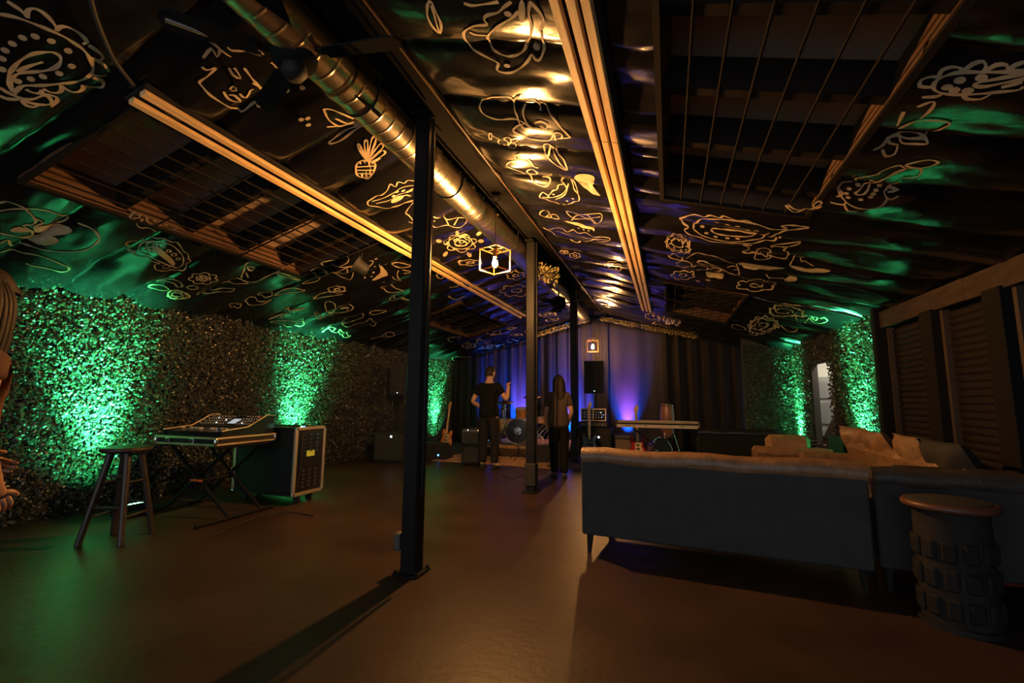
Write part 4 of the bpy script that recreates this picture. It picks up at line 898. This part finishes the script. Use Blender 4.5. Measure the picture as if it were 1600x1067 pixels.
paint('painted_paisley',1,T('370,655 390,620 430,640 460,610 490,600 500,570 540,560 520,530 570,530 600,560 610,600 640,640 640,680 600,690 540,705 480,690 420,670 370,655|540,560 560,600 540,640 480,670|580,530 620,570 635,625|390,655 460,655 540,620 570,560',760,160,k4),dots=Z([(430,650,.014),(465,635,.014),(600,665,.014),(560,680,.014)],760,160,k4),w=.016)
paint('painted_teardrop',1,fills=T('610,520 630,497 680,492 730,500 752,525 735,570 745,610 790,643 740,632 700,600 650,560',760,160,k4))
paint('painted_flower',1,T('370,770 400,745 430,755 440,775 480,775 505,805 460,800 430,790 400,790 370,770',760,160,k4)+[Z(el(435,788,16,9),760,160,k4)],w=.016)
paint('painted_fish',1,T('555,755 600,760 650,775 740,770 800,775 795,820 760,840 720,810 650,805 600,800 555,755|600,800 640,780 700,800 790,790|700,775 760,835|590,815 610,800',760,160,k4),w=.014)
paint('painted_banana',1,fills=T('540,820 600,828 660,840 750,865 735,880 690,872 640,855 590,835',760,160,k4),dots=Z([(640,870,.012),(675,880,.012),(710,888,.012),(745,885,.012)],760,160,k4))
paint('painted_paisley',1,T('395,865 430,880 470,870 520,870 560,895 600,880 640,905 690,900 740,930 800,930 860,945 800,965 740,950 660,965 600,960 540,935 480,920 460,900 395,865|480,890 560,905 640,925 740,945 840,950|520,900 580,920 650,940',760,160,k4),w=.016)
paint('painted_flower',1,[Z(q,820,370,.178) for q in flower(440,160,50,26,6)+flower(345,130,40,18,5)],w=.02)
paint('painted_flower',1,[Z(q,820,370,.178) for q in flower(810,245,110,40,7)],w=.02)
# right slope, far right
k5=.2812
paint('painted_paisley',1,T('1138,172 1020,178 900,180 780,180 690,205 640,240 640,280 700,300 800,305 900,300 1000,290 1100,280 1138,260|620,265 560,260 565,225 620,205 670,210|665,205 680,170 740,150 790,160 800,180|800,175 850,135 910,120 925,150 905,185|915,180 980,140 1040,140 1045,170|1045,170 1090,140 1138,125|570,320 650,315 680,300|800,305 820,330 900,330 960,295|1138,190 1000,215 860,245 900,262 1000,245 1138,215|1010,265 1090,245 1130,235',1280,60,k5),dots=Z([(780,225),(710,265),(750,280),(825,283),(900,212)],1280,60,k5),w=.022,label='large painted paisley at the far right')
paint('painted_flower',1,T('440,495 520,460 620,450 725,465 680,495 590,522|385,545 440,530 460,575 540,580 600,580 585,545 540,515 450,510 440,530 490,550 580,545|380,540 390,575 440,585|350,610 370,650 420,635 435,590|380,545 350,590 300,615|545,375 600,352 640,350 610,400 560,440|470,400 450,440 430,480',1280,60,k5),w=.02)
paint('painted_paisley',1,T('480,720 400,750 330,790 230,830 200,855 230,865 270,835 350,780 480,720|205,790 210,770 320,750|110,850 105,825 130,795 185,790|95,875 130,860 110,830 115,860 150,905 200,935 280,945 340,930 375,890 360,850 380,815 440,790|460,770 540,765 565,720 480,715 440,700 350,730 320,755|480,700 540,680 620,670 660,685 600,710 540,715 480,700|380,820 440,840 380,850|440,870 400,890 375,880|60,905 130,920 150,905|140,920 160,955 210,955',1280,60,k5),dots=Z([(165,830,.016),(150,857,.016),(160,880,.016),(215,808,.016),(290,785,.016),(335,810,.016),(315,840,.016),(300,860,.016),(285,878,.016),(230,892,.016)],1280,60,k5),w=.018)
k6=.2437
paint('painted_paisley',1,T('255,165 300,150 350,140 410,155 450,145 510,160 540,150 620,180 690,180 740,205|255,165 270,200 310,220 285,240 320,270 380,285 450,312 560,322 650,327 720,327 800,305 870,300 900,280|740,200 600,180 480,170 380,175 345,200 350,240 400,275 480,300 600,315 700,305 800,280 900,255 1000,235 1080,225 1000,210 910,212 940,230 850,235 740,200|750,262 620,235 520,225 465,230 465,250 520,270 620,280 740,265 830,258',1000,300,k6),dots=Z([(490,190),(400,218),(425,260),(485,283),(560,292),(625,295),(625,215),(690,238),(745,243),(560,205)],1000,300,k6),w=.024)
P_,D_2=paisley(250,330,190,110,.5); paint('painted_paisley',1,[Z(q,1000,300,k6) for q in P_],dots=[(*Z([d],1000,300,k6)[0],.014) for d in D_2],w=.018)
paint('painted_flower',1,T('655,375 700,355 660,335 720,340|655,375 690,395 740,395 735,425 790,430 840,415 830,400 900,420 945,410 950,385 920,370 940,350 880,345 840,345 900,330 1030,315 960,345 910,350',1000,300,k6)+[Z(el(792,375,45,20),1000,300,k6)],w=.02)
paint('painted_paisley',1,T('180,400 220,388 270,410 240,430 180,400|270,410 340,395 430,400 520,425 600,455 635,525 560,510 480,470 420,435 370,430 380,455 450,470 520,500|230,455 260,440 320,450 330,470 280,480 235,465|330,480 370,465 430,480 420,495 360,498|440,490 500,480 520,500 480,505|560,480 600,470 635,490 600,495',1000,300,k6),w=.02)
paint('painted_leaf',1,fills=T('630,450 700,455 800,470 930,484 860,492 780,492 690,488 650,470',1000,300,k6))
paint('painted_crescent',1,T('960,465 980,430 1020,410 1050,412 1030,435 1060,440 1110,470',1000,300,k6),T('960,465 1000,480 1060,488 1130,485 1220,498 1190,512 1100,512 1020,500 975,482',1000,300,k6),w=.018)
paint('painted_flower',1,[Z(q,1000,300,k6) for q in flower(275,530,78,30,7)],w=.018)
paint('painted_block',1,fills=T('425,508 470,515 530,520 530,552 480,545 430,540',1000,300,k6),dots=Z([(435,562,.03),(370,567,.03)],1000,300,k6))
paint('painted_flower',1,[Z(q,1000,300,k6) for q in flower(745,595,135,40,6,.2,.3)],w=.022)
paint('painted_branch',1,T('810,525 830,545 920,550|830,545 815,572',1000,300,k6),[Z(el(965,558,42,14),1000,300,k6)],w=.022)
paint('painted_scroll',1,T('935,78 950,100 990,125 1030,115 1060,100 1100,105 1140,85 1165,65 1140,55 1110,80 1130,100 1165,85|950,75 990,105 1040,110',1000,300,k6),w=.022)
P_,D_2=paisley(790,850,220,110,-.2); paint('painted_paisley',1,[Z(q,1000,300,k6) for q in P_]+[Z(q,1000,300,k6) for q in flower(790,850,90,40,6)]+T('590,855 620,850 680,880 620,880 590,855|900,860 960,870 1010,895 950,890 900,860',1000,300,k6),w=.028)
P_,D_2=paisley(940,760,260,75,.05); paint('painted_paisley',1,[Z(q,1000,300,k6) for q in P_],w=.028)
paint('painted_loop',1,T('1000,800 1040,785 1090,800 1130,820 1180,800 1205,815 1170,838 1120,835 1080,810 1030,830 1000,800',1000,300,k6),w=.03)
paint('painted_flower',1,[Z(q,1000,300,k6) for q in flower(100,795,65,26,7)+flower(215,830,50,16,5)]+T('0,825 60,840 120,845 180,875|60,840 100,830 130,840',1000,300,k6),w=.03)
# left slope, along the leaf wall
k7=.1875
paint('painted_flower',-1,T('120,95 160,55 175,80 215,75 200,100 230,120 180,150 210,185 270,185 310,200 360,215 420,190 470,205 520,190|120,95 150,110 200,100|265,95 275,140 340,165 410,160 450,180|320,120 350,140 390,140|300,150 330,190',180,320,k7),w=.018)
P_=T('90,320 140,295 230,290 260,270 340,275 400,275 470,305 520,310 550,350 575,385 610,410 610,445 630,465 590,490 590,520 540,540 470,535 430,545 380,545 340,535 330,495 370,485 300,460 275,435 210,425 140,400 180,380 100,370 130,345 90,320|200,340 240,305 330,300 430,315 500,350 550,400 570,450 560,500 520,520 480,510 400,480 320,440 240,400 200,370 200,340|390,505 430,495 460,510 430,525 395,520',180,320,k7)
paint('painted_paisley',-1,P_+[Z(el(x,y,r,r*.6),180,320,k7) for x,y,r in ((290,330,32),(375,335,28),(445,380,18),(490,410,20),(525,445,16),(265,365,20),(310,385,20))],T('300,350 350,345 410,385 460,430 500,480 480,505 430,460 370,415',180,320,k7),w=.016)
paint('painted_flower',-1,[Z(q,180,320,k7) for q in flower(735,610,125,50,7)+flower(735,608,65,25,6)],w=.018)
P_,D_2=paisley(530,745,220,75,.1); paint('painted_paisley',-1,[Z(q,180,320,k7) for q in P_],dots=[(*Z([d],180,320,k7)[0],.014) for d in D_2],w=.02)
paint('painted_leaf',-1,T('345,630 380,612 470,612 540,640 560,675 520,680 490,650 420,630 345,630|275,680 320,660 400,670 450,705 400,710 330,695 275,680|595,685 640,668 695,685 645,702 595,685|685,745 720,715 800,700 900,690 995,695 960,720 860,720 760,735 685,745',180,320,k7),w=.018)
paint('painted_face',-1,T('1050,610 1070,550 1100,480 1200,480 1240,500|1105,510 1165,520 1130,545 1105,510|1090,560 1110,600|890,650 940,630 1040,615 1110,640 1180,635 1250,600 1340,560 1410,515|1340,560 1420,575 1540,620 1480,610 1350,570|890,650 1000,655 1110,650',180,320,k7),w=.02)
paint('painted_flower',-1,T('1080,800 1130,760 1180,790 1260,800 1300,785 1240,820 1120,830 1080,800|1190,740 1250,720 1310,745 1240,765 1190,740|1330,750 1390,710 1500,690 1580,710 1480,725 1390,740 1330,750|950,830 1000,815 1050,830 1000,850 950,830|1280,950 1380,910 1460,905|1420,865 1440,850 1450,875 1500,870 1580,855',180,320,k7),w=.022)
k8=.2062
paint('painted_fish',-1,T('415,300 460,280 510,265 500,240 660,205 700,230 620,270 510,270|415,300 450,330 510,345 560,320 600,320 690,365 725,360 735,290 690,280 600,320|480,290 540,330 530,300|735,290 820,295 880,250 885,228 860,228|510,270 640,275 760,255|690,290 690,320 620,320',400,360,k8),w=.02)
paint('painted_horn',-1,fills=T('930,248 960,270 985,300 1000,335 960,350 900,375 880,372 920,340 955,310 950,280',400,360,k8),dots=Z([(910,212),(985,255),(900,270,.014),(890,315,.014),(875,345,.014),(825,355,.014)],400,360,k8))
paint('painted_bird',-1,T('1030,245 1080,240 1130,250 1180,265 1100,280 1050,265 1030,245|1080,300 1070,340 1100,375 1050,365 1035,345|1110,295 1180,310 1120,325',400,360,k8),w=.018)
paint('painted_leaf',-1,T('945,430 990,420 1050,430 1120,455 1060,465 990,460 945,430|1010,520 1060,480 1050,510 1160,525 1010,525|355,400 420,365 485,355 450,385 355,400|435,510 480,480 560,460 680,455|660,480 560,495 435,515',400,360,k8),w=.022)
paint('painted_flower',-1,[Z(q,400,360,k8) for q in flower(612,445,72,28,6)],w=.02)
paint('painted_tulip',-1,T('525,545 560,535 600,560 590,600 550,620 530,590 525,545|560,540 575,600|590,600 640,570 735,575 700,610 560,620|640,590 700,580 690,600|445,620 470,625 490,660 460,650 445,620|490,665 540,640 585,640',400,360,k8),w=.022)
paint('painted_leaf',-1,T('100,670 180,640 200,660|110,690 210,680 280,685 365,705 300,715 230,725 200,705 110,690|645,690 700,650 815,640 740,680 650,700|650,700 690,730 760,705 830,690 870,665 910,690 880,720 830,715|860,625 900,605 990,605 900,635 860,625|220,600 235,580 245,600 330,600 370,580',400,360,k8),w=.024)
paint('painted_bird',-1,T('500,770 550,740 580,765 620,770 640,750 690,770 720,795 660,790 630,770|545,745 560,730 600,740 580,765',400,360,k8),w=.03)
paint('painted_scroll',-1,T('870,820 950,800 980,775 1020,770 1050,790 1000,805 940,800',400,360,k8)+[Z(el(1015,785,35,18),400,360,k8)],w=.028)
paint('painted_flower',-1,[Z(q,480,300,k2) for q in flower(755,325,60,14,6)+flower(965,385,45,20,6)+flower(970,455,80,28,7)],w=.024)
paint('painted_flower',-1,T('655,480 690,495 730,480 700,500 650,540|600,380 640,370 620,400 600,380|650,410 700,430 660,440',480,300,k2),w=.024)
k9=.1625
for i,(x,y,a,b) in enumerate([(610,325,45,16),(440,370,75,18),(340,450,65,20),(400,500,80,22),(640,440,70,14),(560,490,90,14),(780,345,40,30),(960,190,90,20),(1000,240,60,16),(1150,290,32,18),(60,420,60,18),(200,490,70,24),(130,610,90,20),(660,385,60,12)]):
    paint('painted_flower' if i%2 else 'painted_leaf',-1,[Z(q,700,460,k9) for q in (flower(x,y,a,b,6) if i%2 else T('%f,%f %f,%f %f,%f %f,%f %f,%f'%(x-a,y+b*.5,x-a*.2,y-b*.6,x+a,y-b*.5,x+a*.2,y+b*.6,x-a,y+b*.5)))],w=.03)
# big flower and pads at the left edge
paint('painted_flower',-1,T('0,210 40,205 120,240 165,290 150,310 110,315 150,345 140,365 80,365 0,350|0,440 100,440 200,460 300,500 320,520 280,530 200,510 120,490',0,245,.3375)+T('0,175 40,160 60,185 150,190 230,210 300,215 380,210 440,180 460,150 430,110 360,80|160,60 200,80 160,100 310,60 240,30 120,15 0,25',0,320,.3375),T('50,110 90,98 140,115 130,125 60,122|155,105 220,92 320,100 330,125 270,138 190,125|90,150 160,135 240,140 275,165 240,182 170,178',0,320,.3375),w=.022)

# ------------------------------------------------------------------ people
def skin(chains,sub=2):
    """chains: list of (points, radii); chain points may repeat a point of an earlier chain to branch from it"""
    V=[]; E_=[]; RA=[]; roots=[]
    def vid(p,r):
        for i,q in enumerate(V):
            if (Vector(q)-Vector(p)).length<1e-5: return i
        V.append(tuple(p)); RA.append(r); return len(V)-1
    for pts,rs in chains:
        n0=len(V); pr=None
        for p,r in zip(pts,rs):
            i=vid(p,r)
            if pr is not None and pr!=i: E_.append((pr,i))
            pr=i
        if vid(pts[0],rs[0])>=n0: roots.append(vid(pts[0],rs[0]))
    me=bpy.data.meshes.new('tmp'); me.from_pydata(V,E_,[]); o=bpy.data.objects.new('tmp',me); COL.objects.link(o)
    o.modifiers.new('s','SKIN').use_smooth_shade=True
    sv=me.skin_vertices[0].data
    for i,r in enumerate(RA): sv[i].radius=r if isinstance(r,tuple) else (r,r); sv[i].use_root=(i in roots)
    o.modifiers.new('u','SUBSURF').levels=sub
    dg=bpy.context.evaluated_depsgraph_get(); ev=o.evaluated_get(dg); em=ev.to_mesh()
    vs=[tuple(v.co) for v in em.vertices]; fs=[tuple(p.vertices) for p in em.polygons]; ev.to_mesh_clear()
    bpy.data.objects.remove(o); bpy.data.meshes.remove(me); return vs,fs
def head(mb,c,turn=0,s=1):
    n=24; m=16; v=[]; f=[]; Rz=Matrix.Rotation(turn,4,'Z')
    for i in range(m+1):
        th=PI*i/m
        for k in range(n):
            a=2*PI*k/n; x=.076*math.sin(th)*math.cos(a); y=.098*math.sin(th)*math.sin(a); z=.118*math.cos(th)
            if y>0 and z<0: x*=1-.25*(-z/.118); y*=1-.12*(-z/.118)
            fy=math.sin(a)*math.sin(th)
            if abs(x)<.02 and fy>.7 and -.045<z<.015: y+=.02*(1-abs(z+.02)/.035)*(1-abs(x)/.02)
            if .018<abs(x)<.045 and fy>.6 and -.004<z<.03: y-=.009
            if abs(x)<.03 and fy>.7 and -.075<z<-.055: y+=.004
            v.append(Rz@Vector((x*s,y*s,z*s))+Vector(c))
    for i in range(m):
        for k in range(n): f.append((i*n+k,(i+1)*n+k,(i+1)*n+(k+1)%n,i*n+(k+1)%n))
    mb.add(v,f,True)
    for sd in (-1,1): mb.sph(tuple(Rz@Vector((sd*.078*s,-.005*s,-.005*s))+Vector(c)),(.012,.022,.032),10)
def hand(wr,palm,curl,up,side):
    """finger chains: wr wrist, palm direction (unit), up = back of hand, side = thumb side"""
    wr=Vector(wr); d=Vector(palm).normalized(); u=Vector(up).normalized(); t=Vector(side).normalized(); ch=[]
    k=wr+d*.085
    for i,(o,L) in enumerate(((.03,.07),(.01,.08),(-.01,.075),(-.03,.06))):
        a=wr+d*.05+t*o*.8; b=k+t*o; c=b+(d*math.cos(curl)-u*math.sin(curl))*L*.5; e=c+(d*math.cos(2*curl)-u*math.sin(2*curl))*L*.45
        ch.append(([tuple(a),tuple(b),tuple(c),tuple(e)],[.011,.0095,.0085,.007]))
    a=wr+d*.025+t*.012; b=a+(d*.6+t*.9).normalized()*.045; c=b+(d*.9+t*.35-u*.2).normalized()*.035
    ch.append(([tuple(a),tuple(b),tuple(c)],[.012,.011,.008])); return ch
def person(loc,rz,label,H,J,skinm,shirt,pants,shoes,hairm,hair,turn=0,shirt_sleeve=.55,wide=1,hands=None):
    k=H/1.75; t=thing('person',label,'person',loc,rz); S=lambda p:(p[0]*k*wide if abs(p[0])<.3 else p[0]*k,p[1]*k,p[2]*k)
    pel=S((0,0,.95)); sp=S((0,-.01,1.14)); ch=S((0,-.005,1.34)); nb=S((0,-.01,1.47)); nt=S((0,.012,1.55)); hc=S((0,.03,1.635))
    C=[([pel,sp,ch,nb,nt,hc],[.12*k,.11*k,.12*k,.06*k,.052*k,.06*k])]
    arms={}
    for s in ('L','R'):
        sh,el,wr=J['sh'+s],J['el'+s],J['wr'+s]; sh,el,wr=S(sh),S(el),S(wr); arms[s]=(sh,el,wr)
        mid=tuple(Vector(sh).lerp(Vector(el),.5)); fm=tuple(Vector(el).lerp(Vector(wr),.4)); d=(Vector(wr)-Vector(el)).normalized(); hd=tuple(Vector(wr)+d*.045); 
        C.append(([ch,sh,mid,el,fm,wr,hd],[.12*k,.062*k,.05*k,.042*k,.042*k,.028*k,(.036*k,.02*k)]))
        hp,kn,an,to=[S(J[q+s]) for q in ('hip','kn','an','to')]
        C.append(([pel,hp,tuple(Vector(hp).lerp(Vector(kn),.5)),kn,tuple(Vector(kn).lerp(Vector(an),.35)),an,to],[.12*k,.095*k,.08*k,.06*k,.06*k,.04*k,.035*k]))
    vs,fs=skin(C); mb=MB(); mb.add(vs,fs,True); head(mb,hc,turn,k)
    for s in ('L','R'):
        sh,el,wr=arms[s]; d=(Vector(wr)-Vector(el)).normalized(); up,sd=(hands or {}).get(s,((1 if s=='R' else -1,0,0),(0,1,0)))
        u=Vector(up); u=(u-d*u.dot(d)).normalized(); q=Vector(sd); q=(q-d*q.dot(d)-u*q.dot(u)).normalized()
        vs,fs=skin(hand(wr,d,.55,u,q),1); mb.add(vs,fs,True)
    mb.build('body',skinm,t)
    # shirt
    C=[([S((0,0,.83)),S((0,-.01,.97)),sp,ch,S((0,-.012,1.455))],[(.215*k,.165*k),(.2*k,.155*k),(.165*k,.135*k),(.17*k,.14*k),(.085*k,.075*k)])]
    for s in ('L','R'):
        sh,el,wr=arms[s]; C.append(([ch,sh,tuple(Vector(sh).lerp(Vector(el),shirt_sleeve*.5)),tuple(Vector(sh).lerp(Vector(el),shirt_sleeve))],[.15*k,.08*k,.072*k,.07*k]))
    vs,fs=skin(C); mb=MB(); mb.add(vs,fs,True); mb.build('shirt',shirt,t)
    C=[([S((0,0,1.0)),S((0,0,.9))],[(.19*k,.15*k),(.19*k,.15*k)])]
    for s in ('L','R'):
        hp,kn,an=[S(J[q+s]) for q in ('hip','kn','an')]
        C.append(([S((0,0,.9)),hp,tuple(Vector(hp).lerp(Vector(kn),.5)),kn,tuple(Vector(kn).lerp(Vector(an),.6)),tuple(Vector(kn).lerp(Vector(an),.97))],[.17*k,.125*k,.104*k,.082*k,.074*k,.072*k]))
    vs,fs=skin(C); mb=MB(); mb.add(vs,fs,True); mb.build('trousers',pants,t)
    for s in ('L','R'):
        an,to=Vector(S(J['an'+s])),Vector(S(J['to'+s])); d=(to-an); d.z=0; d.normalize(); b=an-d*.05
        vs,fs=skin([([(b.x,b.y,.045),tuple(Vector((an.x,an.y,.05))),tuple(Vector((an.x,an.y,.045))+d*.09),(to.x,to.y,.035)],[(.042,.045),(.048,.05),(.048,.04),(.038,.03)])],1); mb=MB(); mb.add(vs,fs,True)
        mb.box((an.x+d.x*.05,an.y+d.y*.05,.008),(.09,.26,.016),.006,None,math.atan2(-d.x,d.y)); mb.build('shoe',shoes,t)
    mb=MB(); hair(mb,Vector(hc),k,turn); mb.build('hair',hairm,t); return t
ST=dict(hipL=(-.095,0,.9),hipR=(.095,0,.9),knL=(-.115,.02,.5),knR=(.115,.02,.5),anL=(-.12,-.01,.08),anR=(.12,-.01,.08),toL=(-.15,.15,.035),toR=(.15,.15,.035),shL=(-.18,-.01,1.4),shR=(.18,-.01,1.4))
def short_hair(mb,c,k,turn):
    n=20; v=[]; f=[]; Rz=Matrix.Rotation(turn,4,'Z')
    for i in range(9):
        th=PI*.62*i/8
        for q in range(n):
            a=2*PI*q/n; lim=1 if math.sin(a)<.25 else .62; t2=th*lim; w=1.07+.015*math.sin(5*a+i)
            v.append(Rz@Vector((.08*w*math.sin(t2)*math.cos(a)*k,.1*w*math.sin(t2)*math.sin(a)*k,.122*w*math.cos(t2)*k))+c)
    for i in range(8):
        for q in range(n): f.append((i*n+q,(i+1)*n+q,(i+1)*n+(q+1)%n,i*n+(q+1)%n))
    mb.add(v,f,True)
def long_hair(L,big=1):
    def g(mb,c,k,turn):
        k*=big
        short_hair(mb,c,k*1.06,turn); Rz=Matrix.Rotation(turn,4,'Z')
        for i in range(30):
            a=PI*(.95+1.1*i/29)+PI*0; x=.088*math.cos(a); y=.1*math.sin(a); w=random.uniform(.8,1.15)
            pts=[Vector((x*.75,y*.75,.07)),Vector((x*1.08,y*1.1,.0)),Vector((x*1.15,y*1.15-.01,-.12)),Vector((x*1.25*w,y*1.1-.03,-.26)),Vector((x*1.2*w,y*1.0-.03,-L*random.uniform(.9,1.05)))]
            mb.tube([Rz@(p*k)+c for p in smoothpts(pts,3)],[.016*k]*10+[.012*k,.009*k,.004*k],6)
    return g
m_hair=mat('dark_hair',(.016,.009,.006),.6,spec=.3); m_tee=mat('black_tee',(.006,.006,.007),.9,spec=.15); m_jean=mat('dark_denim',(.014,.012,.012),.9,spec=.2)
man=dict(ST,elL=(-.31,-.05,1.14),wrL=(-.24,.16,1.02),elR=(.32,.05,1.17),wrR=(.27,.2,1.4),toL=(-.16,.14,.035))
person((-3.12,7.84,0),R(-8),'man in a black T-shirt and dark jeans standing with one hand raised, back turned',1.84,man,m_skin,m_tee,m_jean,m_rub,m_hair,short_hair,R(-15),.6,1,{'R':((0,-1,0),(-1,0,0)),'L':((-1,0,0),(0,0,1))})
wom=dict(ST,shL=(-.165,-.01,1.4),shR=(.165,-.01,1.4),elL=(-.23,-.03,1.12),wrL=(-.22,.07,.9),elR=(.235,-.06,1.14),wrR=(.19,.06,.95),anL=(-.08,.03,.08),toL=(-.11,.19,.035),anR=(.09,-.02,.08),toR=(.12,.13,.035),knL=(-.09,.03,.5),knR=(.1,.01,.5))
person((-1.68,7.25,0),R(18),'woman with long dark hair in a dark brown top and black trousers, seen from behind',1.63,wom,mat('tan_skin',(.34,.18,.11),.55),mat('brown_top',(.04,.024,.018),.85),m_tee,m_rub,m_hair,long_hair(.38),R(30),.75,.92)
near=dict(ST,elL=(-.24,.02,1.12),wrL=(-.2,.2,1.0),elR=(.215,-.03,1.13),wrR=(.17,.08,.9),shR=(.17,-.01,1.39))
person((-2.63,.98,0),R(8),'person with long dark hair at the left edge of the photo, bare arm lit orange',1.73,near,m_skin,mat('rust_top',(.12,.05,.03),.8),m_tee,m_rub,m_hair,long_hair(.42,1.25),R(10),.3,.92,{'R':((1,0,0),(0,1,0))})
# small floor items: cables, concrete patch edge, power strip
def cable(px,label,r=.006,mm=None):
    P=[onz(x,y,.007) for x,y in px]; c=P[0].copy(); m=MB(); m.tube([p-c for p in smoothpts(P,5)],r,6); return tag(m.build('cable',mm or m_rub,None,c),label,'cable')
cable([(330,838),(370,820),(410,806),(450,800),(490,806)],'black cable trailing from the folding stand to the flight case')
cable([(785,742),(800,748),(815,744),(828,750)],'black cable on the floor between the man and the middle post')
